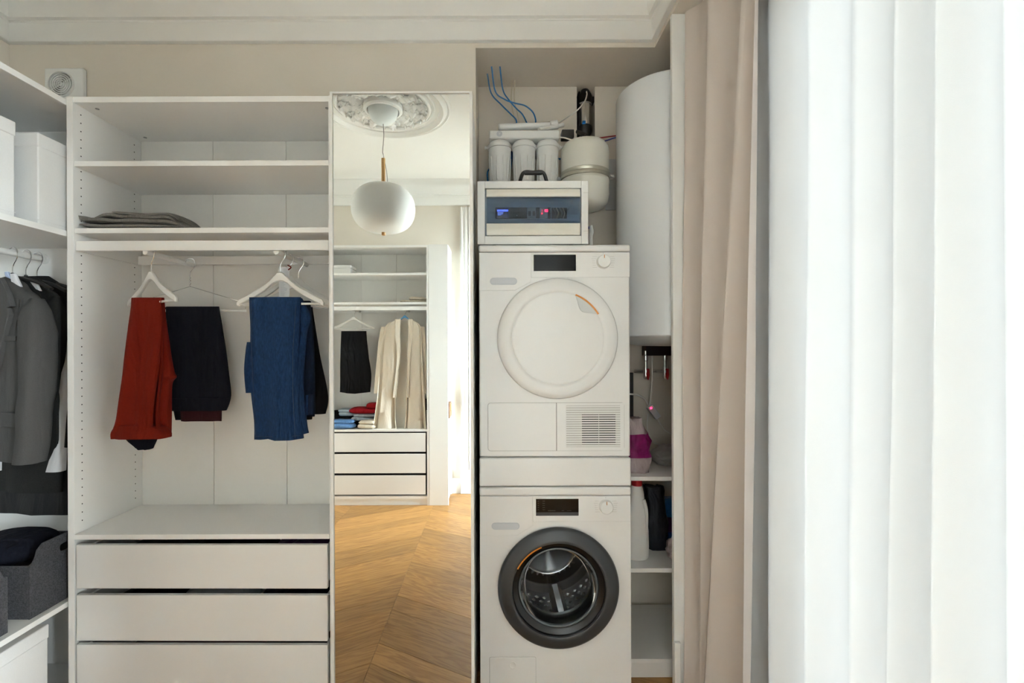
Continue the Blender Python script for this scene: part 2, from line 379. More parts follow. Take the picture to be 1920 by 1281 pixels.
# floor: base with a chevron of oak planks
fl = MB().box(XL - .1, XR + .1, YO - .1, YN + .1, -.10, -.014).build('floor', 'walnut')
struct(fl, 'oak chevron parquet floor seen in the mirror', 'floor')
def clip(poly, axis, val, keep_less):
    out = []
    for i, p in enumerate(poly):
        q = poly[(i + 1) % len(poly)]; ip = (p[axis] <= val) == keep_less or p[axis] == val; iq = (q[axis] <= val) == keep_less or q[axis] == val
        if ip: out.append(p)
        if ip != iq:
            t = (val - p[axis]) / (q[axis] - p[axis]); out.append((lerp(p[0], q[0], t), lerp(p[1], q[1], t)))
    return out
SX, SW, SP, TS = -.57, .73, .143, .53
rnd = random.Random(5)
for k in range(-3, 3):
    xa, xb = SX + SW * k, SX + SW * (k + 1); sgn = 1 if k % 2 == 0 else -1
    for i in range(-22, 16):
        ya = 1.217 + SP * i + (0 if sgn > 0 else SW * TS); yb = ya + sgn * SW * TS; g = .0007
        poly = [(xa + g, ya + g), (xb - g, yb + g), (xb - g, yb + SP - g), (xa + g, ya + SP - g)]
        for ax, val, less in ((0, XL, False), (0, XR, True), (1, YO, False), (1, YN, True)):
            if len(poly) > 2: poly = clip(poly, ax, val, less)
        if len(poly) < 3: continue
        ar = abs(sum(poly[j][0] * poly[(j + 1) % len(poly)][1] - poly[(j + 1) % len(poly)][0] * poly[j][1] for j in range(len(poly)))) / 2
        if ar < .002: continue
        c = Vector((sum(p[0] for p in poly) / len(poly), sum(p[1] for p in poly) / len(poly), 0)); a = math.atan(TS) * sgn
        me = bpy.data.meshes.new('plank'); rot = Matrix.Rotation(-a, 3, 'Z'); dz = rnd.uniform(-.0003, .0003)
        loc = [rot @ (Vector((*p, 0)) - c) for p in poly]; n = len(loc)
        me.from_pydata([(p.x, p.y, dz) for p in loc] + [(p.x, p.y, -.013) for p in loc], [], [tuple(range(n)), tuple(range(2 * n - 1, n - 1, -1))] + [(j, n + j, n + (j + 1) % n, (j + 1) % n) for j in range(n)])
        bm = bmesh.new(); bm.from_mesh(me); bmesh.ops.recalc_face_normals(bm, faces=bm.faces); bm.to_mesh(me); bm.free()
        me.materials.append(M['oak_floor']); o = bpy.data.objects.new('plank', me); C.objects.link(o); o.parent = fl
        o.location = c - WT[fl.name]; o.rotation_euler = (0, 0, a)
# thin white partition closing the niche towards the window; its edge shows as a slim post
yp = 1.915
tr = MB().box(PX(1262, yp), XR, yp, yp + .022, 0, ZS).build('wall_partition', 'laminate', bevel=.002); struct(tr, 'slim white partition edge between the niche and the beige curtain', 'partition')
MB().box(PX(1260, yp), PX(1272, yp), yp - .020, yp - .001, 0, .215).build('plinth_block', 'plaster', tr, bevel=.004)
# baseboard and door on the rear wall (seen in the mirror)
def base(x0, x1, nm, lab):
    p = [(YO, 0), (YO + .018, 0), (YO + .018, .105), (YO + .010, .125), (YO + .010, .14), (YO, .145)]
    struct(MB().prism(p, x0, x1, 'x').build(nm, 'plaster'), lab, 'baseboard')
dx0 = VX(863, YO)
base(XL, dx0 - .002, 'baseboard_rear', 'white skirting board on the rear wall beside the bookcase')
cas = thing('trim_3', 'white fluted door casing on the rear wall, reflected in the mirror', 'door casing', (dx0, YO, 0)); cas['kind'] = 'structure'
MB().box(dx0, dx0 + .11, YO, YO + .035, 0, .23).build('plinth_block', 'plaster', cas, bevel=.004)
MB().prism([(dx0 + .004, YO), (dx0 + .004, YO + .022), (dx0 + .02, YO + .028), (dx0 + .026, YO + .016), (dx0 + .05, YO + .016), (dx0 + .054, YO + .024), (dx0 + .078, YO + .024), (dx0 + .082, YO + .016), (dx0 + .092, YO + .03), (dx0 + .108, YO + .03), (dx0 + .108, YO)], .23, 2.79, 'z').build('casing_board', 'plaster', cas, ang=20)
d1 = thing('door_1', 'white panelled door in the rear wall beside the fluted casing', 'door', (dx0 + .56, YO, 0)); d1['kind'] = 'structure'
MB().box(dx0 + .115, dx0 + .98, YO, YO + .02, 0.005, 2.45).build('door_leaf', 'plaster', d1, bevel=.003)
for za, zb in ((.15, .85), (.95, 2.3)): MB().box(dx0 + .22, dx0 + .87, YO + .02, YO + .03, za, zb).build('door_panel', 'plaster', d1, bevel=.008)
MB().box(dx0 + .115, dx0 + .98, YO, YO + .03, 2.455, 2.79).build('overdoor_panel', 'plaster', d1, bevel=.006)
MB().tube([(dx0 + .17, YO + .02, 1.02), (dx0 + .17, YO + .06, 1.02), (dx0 + .20, YO + .065, 1.02), (dx0 + .28, YO + .065, 1.02)], .008, n=10).build('door_handle', 'brass', d1)

# ================================================================== wardrobes
def holes(x, ys, zs, dirx, parent):
    b = MB()
    for y in ys:
        for z in zs: b.lathe((x, y, z), [(.0024, 0), (.0024, dirx * .0006), (.0014, dirx * .0006), (.0014, -dirx * .002)], n=8, ax='x', caps=True)
    o = b.build('peg_holes', 'dark_gap', parent); o['kind'] = 'stuff'
    return o
# ---- main open wardrobe
x0, x1, xi0, xi1 = PX(126, YW), PX(629, YW), PX(138, YW), PX(617, YW)
ztop = PZ(178, YW); T = .02; YBK = YB - .012
mw = thing('open_wardrobe', 'tall open white wardrobe with hanging trousers and three drawers', 'wardrobe', ((x0 + x1) / 2, 1.95, 0))
MB().box(x0, xi0, YW, YBK, 0, ztop).build('side_panel', 'laminate', mw, bevel=.001)
MB().box(xi1, x1 - .002, YW, YBK, 0, ztop).build('side_panel', 'laminate', mw, bevel=.001)
MB().box(xi0, xi1, YW + .002, YBK, ztop - .022, ztop).build('top_panel', 'laminate', mw, bevel=.001)
seams = [xi0, PX(400, YBK - .01), PX(537, YBK - .01), xi1]
for i in range(3): MB().box(seams[i] + .0012, seams[i + 1] - .0012, YBK - .008, YBK - .002, .08, ztop - .022).build('back_panel', 'laminate_back', mw)
MB().box(xi0, xi1, YBK - .002, YBK, .06, ztop - .022).build('backing_board', 'groove', mw)
shelf_z = [(PZ(298.5, YW), .020), (PZ(424.5, YW), .020)]
for z, t in shelf_z: MB().box(xi0 + .001, xi1 - .001, YW + .004, YBK - .01, z - t, z).build('shelf', 'laminate', mw, bevel=.001)
zwt = PZ(1000, YW); MB().box(xi0 + .001, xi1 - .001, YW - .002, YBK - .01, zwt - .019, zwt).build('shelf', 'laminate', mw, bevel=.001)
MB().box(xi0, xi1, YW + .01, YBK - .01, .055, .075).build('bottom_panel', 'laminate', mw)
MB().box(xi0, xi1, YW + .03, YW + .045, 0, .055).build('plinth', 'laminate', mw)
zs = [zwt + .042 + .032 * i for i in range(40)]; zs = [z for z in zs if z < PZ(470, YW)] + [shelf_z[1][0] + .034 + .032 * i for i in range(7)] + [shelf_z[0][0] + .03 + .032 * i for i in range(6)]
holes(xi0 + .0003, (YW + .034, YBK - .048), zs, 1, mw)
holes(xi1 - .0003, (YW + .034, YBK - .048), zs, -1, mw)
for px, y in ((PX(163, YW), YW + .05), (PX(606, YW), YW + .05), (PX(163, YW), YBK - .05), (PX(606, YW), YBK - .05)):
    MB().lathe((px, y, ztop - .022), [(.007, .002), (.007, -.0012), (.003, -.0012), (.0028, .001)], n=12).build('cam_lock', 'steel_dark', mw)
# hanging frame
zr1, zr0 = PZ(448.5, YW), PZ(467, YW)
fr = MB().box(xi0 + .004, xi1 - .004, YW + .006, YW + .018, zr0, zr1).build('rail_front_bar', 'laminate', mw, bevel=.001)
MB().box(xi0 + .004, xi1 - .004, YBK - .045, YBK - .033, zr0, zr1).build('rail_rear_bar', 'laminate', mw, bevel=.001)
MB().box(xi0 + .004, xi0 + .014, YW + .018, YBK - .045, zr0, zr1).build('rail_side_bar', 'laminate', mw)
MB().box(xi1 - .014, xi1 - .004, YW + .018, YBK - .045, zr0, zr1).build('rail_side_bar', 'laminate', mw)
ROD = [-1.345, -.842]; ZROD = zr0 - .003
for x in ROD: MB().cyl((x, YW + .018, ZROD), (x, YBK - .045, ZROD), .0105, n=14).build('hanging_rod', 'laminate', mw)
for x in (xi0 + .012, xi1 - .012):
    pass
# drawers
def drawer(parent, xa, xb, yf, depth, za, zb, yaw=0, matf='front_white', side=True):
    piv = ((xa + xb) / 2, yf, 0)
    b = MB().box(xa + .008, xa + .020, yf + .016, yf + depth, za + .012, zb - .02).box(xb - .020, xb - .008, yf + .016, yf + depth, za + .012, zb - .02).box(xa + .008, xb - .008, yf + depth, yf + depth + .012, za + .012, zb - .02).box(xa + .020, xb - .020, yf + .016, yf + depth, za + .012, za + .02)
    d = b.rotz(yaw, piv).build('drawer', 'laminate', parent)
    MB().box(xa, xb, yf, yf + .016, za, zb).rotz(yaw, piv).build('drawer_front', matf, d, bevel=.0012)
    return d
dys = [(1019, 1100.5), (1113, 1198.5), (1206, 1292)]
for i, (a, c) in enumerate(dys):
    drawer(mw, PX(142.5, YW), PX(614, YW), YW - .006, .30, PZ(c, YW), PZ(a, YW), R(-.5))
# ---- mirror cabinet
mx0, mx1 = x1, PX(886, YM)
mc = thing('mirror_cabinet', 'narrow white cabinet with a full-height mirror door beside the stacked machines', 'cabinet', ((mx0 + mx1) / 2, 1.95, 0))
zmt = PZ(178, YM)
MB().box(mx0, mx0 + .018, YW, YBK, 0, zmt).build('side_panel', 'laminate', mc)
MB().box(mx1 - .018, mx1, YW, YBK, 0, zmt).build('side_panel', 'laminate', mc)
MB().box(mx0 + .018, mx1 - .018, YW, YBK, zmt - .02, zmt).build('top_panel', 'laminate', mc)
MB().box(mx0 + .018, mx1 - .018, YBK - .008, YBK, 0, zmt - .02).build('back_panel', 'laminate', mc)
dl, dr, dt = PX(620.5, YM), PX(887.5, YM), PZ(172, YM)
g0, g1, gt = PX(625.5, YM), PX(882, YM), PZ(175.5, YM)
dor = MB().box(dl, dr, YM + .004, YW - .006, .03, dt).build('door', 'laminate', mc)
for q in ((dl, g0, .03, dt), (g1, dr, .03, dt), (g0, g1, gt, dt), (g0, g1, .03, .034)):
    MB().box(q[0], q[1], YM - .006, YM + .004, q[2], q[3]).build('frame_strip', 'laminate', dor, bevel=.001)
mg = MB().box(g0, g1, YM, YM + .004, .034, gt).build('mirror_glass', 'mirror', dor); mg['label'] = 'silvered mirror glass'
# ---- left wardrobe (58 cm deep, facing the window)
LX = -1.634; lz = PZ(182, YW); ly0, ly1 = 1.02, 2.012
lw = thing('suit_wardrobe', 'deep white wardrobe along the left wall holding suits and boxes', 'wardrobe', (-1.93, 1.5, 0))
MB().box(XL + .005, LX, ly1 - .018, ly1, 0, lz).build('side_panel', 'laminate', lw)
MB().box(XL + .005, LX, ly0, ly0 + .018, 0, lz).build('side_panel', 'laminate', lw)
MB().box(XL + .005, XL + .013, ly0 + .018, ly1 - .018, 0, lz).build('back_panel', 'laminate', lw)
MB().box(XL + .013, LX, ly0 + .018, ly1 - .018, lz - .022, lz).build('top_panel', 'laminate', lw, bevel=.001)
LZ1, LZ2 = 1.872, .457
MB().box(XL + .013, LX - .002, ly0 + .018, ly1 - .018, LZ1 - .022, LZ1).build('shelf', 'laminate', lw, bevel=.001)
MB().box(XL + .013, LX - .002, ly0 + .018, ly1 - .018, LZ2 - .020, LZ2).build('shelf', 'laminate', lw, bevel=.001)
MB().box(XL + .013, LX - .01, ly0 + .018, ly1 - .018, .055, .075).build('bottom_panel', 'laminate', lw)
MB().box(LX - .05, LX - .035, ly0 + .018, ly1 - .018, 0, .055).build('plinth', 'laminate', lw)
LR = (-1.93, 1.805)
MB().cyl((LR[0], ly0 + .018, LR[1]), (LR[0], ly1 - .018, LR[1]), .0125, n=16).build('hanging_rod', 'laminate', lw)
MB().lathe((LR[0], ly1 - .03, LR[1]), [(.022, 0), (.022, .012)], n=20, ax='y').build('rod_socket', 'plastic_white', lw)
MB().lathe((LX - .16, ly1 - .05, lz - .022), [(.007, .002), (.007, -.0012), (.003, -.0012), (.0028, .001)], n=12).build('cam_lock', 'steel_dark', lw)
# ================================================================== machines
YF = YA
def az(py): return PZ(py, YA)
def axx(px): return PX(px, YA)
AX0, AX1 = -.066, .529
def seam_line(b, pts, r=.0011):
    """thin raised-shadow groove on the front"""
    return b.rod([Vector((p[0], YF - .0002, p[1])) for p in pts], r, 5)
def machine(name, label, ztop_, zbot, lid_b, ctl_b, drw, rec, disp, knob, hole=None):
    t = thing(name, label, name.replace('_', ' ').replace('tumble dryer', 'dryer'), ((AX0 + AX1) / 2, YA + .3, zbot))
    if hole is None: MB().box(AX0, AX1, YF, YF + .58, zbot, lid_b).build('body', 'enamel', t, bevel=.006, seg=3)
    else:      # shell with a round opening in the front
        hx, hz_, hr = hole; b = MB(); n = 96; ci, ou = [], []
        for k in range(n):
            a = 2 * math.pi * (k + .5) / n; c_, s_ = math.cos(a), math.sin(a)
            f = min(((AX1 - hx) if c_ > 0 else (AX0 - hx)) / c_, ((lid_b - hz_) if s_ > 0 else (zbot - hz_)) / s_)
            ci.append((hx + hr * c_, hz_ + hr * s_)); ou.append((hx + f * c_, hz_ + f * s_))
        for cnr in ((AX0, zbot), (AX1, zbot), (AX0, lid_b), (AX1, lid_b)):
            i = min(range(n), key=lambda q: (ou[q][0] - cnr[0]) ** 2 + (ou[q][1] - cnr[1]) ** 2); ou[i] = cnr
        b.loft([[(x, YF + .02, z) for x, z in ci], [(x, YF, z) for x, z in ci], [(x, YF, z) for x, z in ou], [(x, YF + .58, z) for x, z in ou]], caps=False)
        b.add([(x, YF + .58, z) for x, z in ou], [tuple(range(n))])
        b.build('body', 'enamel', t, ang=30)
    MB().box(AX0 - .001, AX1 + .001, YF - .006, YF + .58, lid_b + .0015, ztop_).build('lid', 'enamel', t, bevel=.008, seg=4)
    # control fascia and detergent drawer as proud plates
    dx0_, dx1_, dz0, cz = drw
    y0 = YF - .0025
    MB().prism([(dx1_ + .002, ctl_b + .0015), (dx1_ + .002, lid_b - .001), (AX1 - .001, lid_b - .001), (AX1 - .001, ctl_b + .0015)], y0, YF + .001).build('control_fascia', 'enamel', t, bevel=.0012)
    poly = [(AX0 + .001, lid_b - .001), (AX0 + .001, dz0), (dx1_ - .062, dz0), (dx1_, cz), (dx1_, lid_b - .001)]
    # drawer front with a pill-shaped finger recess: a thin plate whose grey carries the hollow's shade
    rx0_, rx1_, rz0_, rz1_ = rec; rr = (rz1_ - rz0_) / 2; zc = (rz0_ + rz1_) / 2
    dr = MB().prism(poly, y0, YF + .001).build('dispenser_drawer', 'enamel', t, bevel=.0012)
    pill = [(rx0_ + rr - rr * math.cos(a), zc + rr * math.sin(a)) for a in (math.pi * k / 10 - math.pi / 2 for k in range(11))] + [(rx1_ - rr + rr * math.cos(a), zc - rr * math.sin(a)) for a in (math.pi * k / 10 - math.pi / 2 for k in range(11))]
    def shr(f): 
        cx = (rx0_ + rx1_) / 2
        return [(cx + (x - cx) * (1 - f * .25), zc + (z - zc) * (1 - f)) for x, z in pill]
    b = MB(); b.loft([[(x, y0 - .0004, z) for x, z in pill], [(x, y0 - .0012, z) for x, z in shr(.06)], [(x, y0 - .0009, z) for x, z in shr(.14)], [(x, y0 - .0002, z) for x, z in shr(.45)]])
    b.build('finger_recess', 'plastic_grey_shade', dr, ang=60)
    # display
    d0, d1, e0, e1 = disp
    MB().box(d0 - .003, d1 + .003, y0 - .0008, y0 + .001, e0 - .003, e1 + .003).build('display_bezel', 'plastic_white', t, bevel=.0005)
    ds = MB().box(d0, d1, y0 - .0016, y0 - .0006, e0, e1).build('display', 'black_gloss', t)
    # knob with programme marks
    kx, kz, kr = knob
    kb = MB().lathe((kx, y0, kz), [(kr * 1.05, 0), (kr * 1.05, -.003), (kr, -.004), (kr * .97, -.016), (kr * .90, -.0185), (.001, -.019)], n=40, ax='y').build('knob', 'plastic_white', t, ang=40)
    MB().box(kx - .0012, kx + .0012, y0 - .0196, y0 - .0188, kz + kr * .45, kz + kr * .92).rotz(0, (0, 0, 0)).build('pointer', 'orange', kb)
    mk = MB()
    for sd in (-1, 1):
        for i in range(6):
            z = kz + .021 - i * .0085; s0 = max(kr * 1.18 * math.sqrt(max(0.02, 1 - ((z - kz) / (kr * 1.3)) ** 2)), .006); ln = .018 if i in (0, 1, 5) else .013
            mk.box(kx + sd * s0, kx + sd * (s0 + ln), y0 - .0004, y0 + .0002, z - .0004, z + .0004)
    mk.box(kx - .001, kx + .0005, y0 - .0005, y0 + .0002, kz + kr * 1.22, kz + kr * 1.36)
    o = mk.build('programme_marks', 'print_grey', t); o['kind'] = 'stuff'
    return t, ds
# ---- tumble dryer
DT, DB = az(460), az(857)
dry, ds = machine('tumble_dryer', 'white tumble dryer stacked on top, with a white round door', DT, DB, az(473.5), az(521.5),
    (axx(899), axx(995.5), az(545), az(529)), (axx(919), axx(970), az(534.5), az(521)), (axx(1001), axx(1080), az(509), az(478.5)), (axx(1131.5), az(492), .0265))
dc = (axx(1044.6), az(635.5)); ro, ri = .236, .181
dd = MB().lathe((dc[0], YF, dc[1]), [(ro - .004, .001), (ro, -.004), (ro + .001, -.012), (ro - .006, -.022), (ro - .02, -.0265), (ri + .012, -.0285), (ri + .003, -.0275), (ri + .0012, -.0255)], n=96, ax='y', caps=True).build('door', 'enamel', dry, ang=50)
MB().lathe((dc[0], YF - .0235, dc[1]), [(ri, .004), (ri, -.001), (ri - .003, -.003), (ri - .009, -.0034), (ri - .03, -.0035), (.001, -.0035)], n=96, ax='y').build('door_centre', 'enamel', dd, ang=50)
# lens-shaped grip with orange lip, upper right of the centre disc
a0, a1 = R(68), R(31)
def pol(r, a): return (dc[0] + r * math.cos(a), dc[1] + r * math.sin(a))
N_ = 16; arc = [lerp(a0, a1, k / N_) for k in range(N_ + 1)]
out = [pol(ri + .001, a) for a in arc]
inn = [pol(ri - .001 - .040 * math.sin(math.pi * k / N_) ** 1.1, arc[k]) for k in range(N_, -1, -1)]
cx_, cz_ = sum(p[0] for p in out + inn) / len(out + inn), sum(p[1] for p in out + inn) / len(out + inn)
g = MB(); yy = YF - .0272
def shrk(ps, f): return [(cx_ + (x - cx_) * f, cz_ + (z - cz_) * f) for x, z in ps]
g.loft([[(x, yy, z) for x, z in out + inn], [(x, yy - .0022, z) for x, z in shrk(out + inn, .985)], [(x, yy - .0016, z) for x, z in shrk(out + inn, .93)], [(x, yy - .0004, z) for x, z in shrk(out + inn, .55)]])
gp = g.build('grip_recess', 'grip_shade', dd, ang=60)  # slightly raised plate, the shade of the recess is in its colour
b = MB(); b.loft([[(*pol(r, a)[:1], y, pol(r, a)[1]) for r, y in ((ri - .0015, yy + .002), (ri - .0015, yy - .0045), (ri + .0045, yy - .0045), (ri + .0045, yy + .002))] for a in arc])
b.build('grip_lip', 'orange', gp)
# lower flap and vent grille
def rrect(x0, x1, z0, z1, r, left=True, right=True, n=5):
    o = []
    for cx, cz, s, on in ((x1 - r, z1 - r, 0, right), (x0 + r, z1 - r, 1, left), (x0 + r, z0 + r, 2, left), (x1 - r, z0 + r, 3, right)):
        if on: o += [(cx + r * math.cos(math.pi / 2 * (s + k / n)), cz + r * math.sin(math.pi / 2 * (s + k / n))) for k in range(n + 1)]
        else: o.append((x1 if s in (0, 3) else x0, z1 if s in (0, 1) else z0))
    return o
MB().prism(rrect(axx(914), axx(1170), az(846), az(755.5), .012), YF - .0006, YF + .001).build('flap_gap', 'groove', dry)
fp = MB().prism(rrect(axx(914) + .001, axx(1042.3), az(846) + .001, az(755.5) - .001, .011, True, False), YF - .0022, YF + .001).build('condenser_flap', 'enamel', dry, bevel=.001)
gx0, gx1, gz0, gz1 = axx(1061), axx(1162), az(838.5), az(761)
X0_, X1_, Z0_, Z1_ = axx(1043.6), axx(1170) - .001, az(846) + .001, az(755.5) - .001
vg = MB().prism([(X0_, Z0_), (X0_, Z1_), (gx0, Z1_), (gx0, Z0_)], YF - .0022, YF + .001).prism(rrect(gx1, X1_, Z0_, Z1_, .009, False, True), YF - .0022, YF + .001).box(gx0, gx1, YF - .0022, YF + .001, gz1, Z1_).box(gx0, gx1, YF - .0022, YF + .001, Z0_, gz0).build('vent_grille', 'enamel', dry)
MB().box(gx0, gx1, YF - .0009, YF + .0005, gz0, gz1).build('vent_backing', 'fine_groove', vg)
MB().box(axx(1090.5), axx(1153.5), YF - .0012, YF + .0005, az(834), az(778)).build('vent_opening', 'dark_gap', vg)
MB().box(axx(1122) - .0008, axx(1122) + .0008, YF - .0020, YF - .001, az(834), az(778)).build('vent_rib', 'enamel_edge', vg)
ns = 18; ph = (gz1 - gz0) / ns
for i in range(ns):
    z = gz0 + ph * (i + .5); MB().box(gx0, gx1, YF - .0032, YF - .0012, z - ph * .30, z + ph * .30).build('slat', 'enamel', vg)
# ---- stacking drawer
sk = thing('stacking_kit', 'flat white stacking drawer between the dryer and the washing machine', 'stacking kit', ((AX0 + AX1) / 2, YA + .3, az(912)))
MB().box(AX0 + .004, AX1 - .004, YF + .01, YF + .56, az(912.5), az(858)).build('body', 'enamel_edge', sk)
MB().box(AX0 - .001, AX1 + .001, YF - .008, YF + .012, az(911.5), az(858.6)).build('front', 'enamel', sk, bevel=.006, seg=3)
# ---- washing machine
wsh, ds2 = machine('washing_machine', 'white washing machine with a black porthole door, under the dryer', az(913.5), .012, az(930.5), az(979),
    (axx(902), axx(997.5), az(1004), az(986)), (axx(920.5), axx(973), az(993), az(979.5)), (axx(1003.7), axx(1083.5), az(967), az(935.5)), (axx(1134.5), az(950), .0265), (axx(1045), az(1100.5), .172))
YD = YF - .0042
MB().box(axx(1003.7), axx(1083.5), YD - .0002, YD + .0006, az(967), az(960.5)).build('touch_strip', 'touch_grey', ds2)
tx = MB(); rr_ = random.Random(3)
for i in range(5):
    for j, xx in enumerate((1007, 1016)): tx.box(axx(xx), axx(xx + (2.2 if j == 0 else 4.5)), YD - .0001, YD + .0004, az(939.6 + i * 4) - .0006, az(939.6 + i * 4) + .0006)
for xx, ln in ((1026, 14), (1052, 4), (1062, 8)): tx.box(axx(xx), axx(xx + ln), YD - .0001, YD + .0004, az(957.5) - .0006, az(957.5) + .0006)
o = tx.build('display_text', 'touch_grey', ds2); o['kind'] = 'stuff'
wc = (axx(1045), az(1100.5)); WO, WI, WG = .2385, .183, .152
dd = MB().lathe((wc[0], YF, wc[1]), [(WO - .006, .001), (WO - .002, -.003), (WO, -.010), (WO - .004, -.020), (WO - .012, -.025), (WI + .012, -.034), (WI + .004, -.0345), (WI, -.033), (WI - .002, -.026)], n=112, ax='y', caps=False)
dd = dd.build('door', 'anthracite', wsh, ang=50)
MB().lathe((wc[0], YF, wc[1]), [(WI - .001, -.027), (WI - .004, -.018), (WG + .012, -.010), (WG + .004, -.006), (WG, .0)], n=96, ax='y', caps=False).build('door_inner_ring', 'ring_black', dd)
MB().lathe((wc[0], YF, wc[1]), [(WG + .004, -.0065), (WG + .004, -.010), (WG + .0005, -.0105), (WG - .003, -.008), (WG - .003, .002)], n=96, ax='y', caps=False).build('glass_rim', 'rim_grey', dd)
gl = MB().lathe((wc[0], YF, wc[1]), [(WG - .003, -.006), (WG - .012, .03), (WG - .03, .07), (WG - .05, .075), (.05, .085), (.001, .088)], n=72, ax='y', caps=False).build('door_glass', 'glass_door', dd, ang=60)
b = MB(); arc = [lerp(R(112), R(152), k / 20) for k in range(21)]
b.loft([[(wc[0] + r * math.cos(a), y, wc[1] + r * math.sin(a)) for r, y in ((WI - .005, YF - .022), (WI - .003, YF - .0352), (WI + .002, YF - .0358), (WI + .002, YF - .030))] for a in arc])
b.build('grip_lip', 'orange', dd)
# drum behind the glass
zd = wc[1]
dm = MB().lathe((wc[0], YF, zd), [(.165, .100), (.20, .104), (.235, .12), (.235, .40), (.20, .43)], n=64, ax='y', caps=False).build('drum', 'steel_drum' if 'steel_drum' in M else 'steel_dark', wsh, ang=30)
MB().lathe((wc[0], YF, zd), [(.215, .42), (.20, .415), (.14, .39), (.12, .395), (.001, .38)], n=64, ax='y', caps=False).build('drum_back', 'chrome', dm)
MB().lathe((wc[0], YF, zd), [(WG + .006, .004), (WG + .002, .03), (WG - .004, .06), (WG - .002, .085), (.168, .102)], n=72, ax='y', caps=False).build('gasket', 'ring_black', wsh, ang=60)
for k in range(3):
    a = R(-80 + 120 * k); ca, sa = math.cos(a), math.sin(a); b = MB(); rings = []
    for y in (.10, .11, .38, .40):
        h = .05 if y in (.11, .38) else .02
        rings.append([(wc[0] + ca * r - sa * w_, YF + y, zd + sa * r + ca * w_) for r, w_ in ((.236, -.035), (.236 - h, -.012), (.236 - h, .012), (.236, .035))])
    b.loft(rings).build('drum_paddle', 'steel', dm)
dim = MB()
for i in range(40):
    for j in range(8):
        a = 2 * math.pi * (i + .5 * (j % 2)) / 40; ca, sa = math.cos(a), math.sin(a); y = YF + .115 + j * .034
        c = Vector((wc[0] + ca * .235, y, zd + sa * .235)); n_ = Vector((-ca, 0, -sa)); u = Vector((-sa, 0, ca)); v_ = Vector((0, 1, 0))
        dim.add([c + u * .013, c + v_ * .013, c - u * .013, c - v_ * .013, c + n_ * .007], [(0, 1, 4), (1, 2, 4), (2, 3, 4), (3, 0, 4)])
o = dim.build('drum_dimples', 'chrome', dm, ang=70); o['kind'] = 'stuff'
# flap
MB().prism(rrect(axx(915.5), axx(1003), az(1325), az(1232), .007), YF - .0006, YF + .001).build('flap_gap', 'groove', wsh)
fp = MB().prism(rrect(axx(915.5) + .001, axx(1003) - .001, az(1325) + .001, az(1232) - .001, .006), YF - .002, YF + .001).build('service_flap', 'enamel', wsh, bevel=.001)
MB().lathe((axx(959.3), YF - .002, az(1247)), [(.014, .001), (.014, -.0006), (.0125, -.001), (.0115, -.0004), (.001, -.0004)], n=28, ax='y').build('coin_latch', 'enamel_edge', fp)
for x in (AX0 + .05, AX1 - .05):
    for y in (YF + .06, YF + .52): MB().lathe((x, y, 0), [(.022, 0), (.022, .008), (.012, .010), (.012, .014)], n=16).build('foot', 'black_plastic', wsh)

# ================================================================== electric panel box
YE = 1.85; EX0, EX1, EZ0, EZ1 = PX(896, YE), PX(1104, YE), DT + .006, PZ(339.5, YE)
eb = thing('electric_panel', 'white electrical distribution box with a smoked window, on top of the dryer', 'electrical box', ((EX0 + EX1) / 2, YE + .08, DT))
ix0, ix1, iz0, iz1 = PX(910, YE), PX(1091, YE), PZ(442.5, YE), PZ(353, YE)
b = MB().box(EX0, ix0, YE, YE + .02, EZ0, EZ1).box(ix1, EX1, YE, YE + .02, EZ0, EZ1).box(ix0, ix1, YE, YE + .02, iz1, EZ1).box(ix0, ix1, YE, YE + .02, EZ0, iz0)
b.build('face_frame', 'plastic_white', eb, bevel=.0015)
MB().box(EX0 + .001, EX1 - .001, YE + .02, YE + .022, EZ0 + .001, EZ1 - .001).box(EX0, EX0 + .004, YE + .02, YE + .15, EZ0, EZ1).box(EX1 - .004, EX1, YE + .02, YE + .15, EZ0, EZ1).box(EX0, EX1, YE + .15, YE + .154, EZ0, EZ1).box(EX0, EX1, YE + .02, YE + .15, EZ1 - .004, EZ1).box(EX0, EX1, YE + .02, YE + .15, EZ0, EZ0 + .004).build('case', 'plastic_white', eb, bevel=.001)
for x in (EX0 + .066, EX1 - .066): MB().lathe((x, YE + .02, DT), [(.008, 0), (.008, .006)], n=14).build('foot', 'black_plastic', eb)
for z in (PZ(362, YE), PZ(434, YE)): MB().box(ix1 + .008, EX1 + .0002, YE - .0003, YE + .001, z - .0006, z + .0006).build('frame_joint', 'fine_groove', eb)
wx0, wx1 = PX(914, YE), PX(1087.5, YE); gz_0, gz_1 = PZ(419, YE), PZ(369.5, YE)
cov = MB()
for za, zb in ((gz_1, iz1 - .004), (iz0 + .003, gz_0)):
    h = zb - za; pr = [(YE + .016, za), (YE - .001, za), (YE - .005, za + h * .25), (YE - .006, za + h * .55), (YE - .001, zb), (YE + .016, zb)]
    cov.prism(pr, wx0 - .002, wx1 + .002, 'x')
hd = cov.build('hinged_cover', 'plastic_cream', eb, ang=50, bevel=.001)
MB().box(wx0, wx1, YE - .002, YE + .0005, gz_0, gz_1).build('smoked_window', 'glass_smoke', hd)
MB().box(ix0, ix1, YE + .019, YE + .0198, iz0, iz1).build('backplate', 'panel_grey', eb)
mz0, mz1 = PZ(408, YE), PZ(387.5, YE); yb_ = YE + .012
def mod(a, c, m, nm, y=yb_): return MB().box(PX(a, YE), PX(c, YE), y, YE + .019, mz0, mz1).build(nm, m, eb, bevel=.0006)
m1 = mod(930, 954.5, 'screen_back', 'controller'); 
MB().box(PX(933, YE), PX(953.5, YE), yb_ - .0008, yb_, PZ(395, YE), PZ(391.8, YE)).build('screen_bar', 'screen_blue', m1)
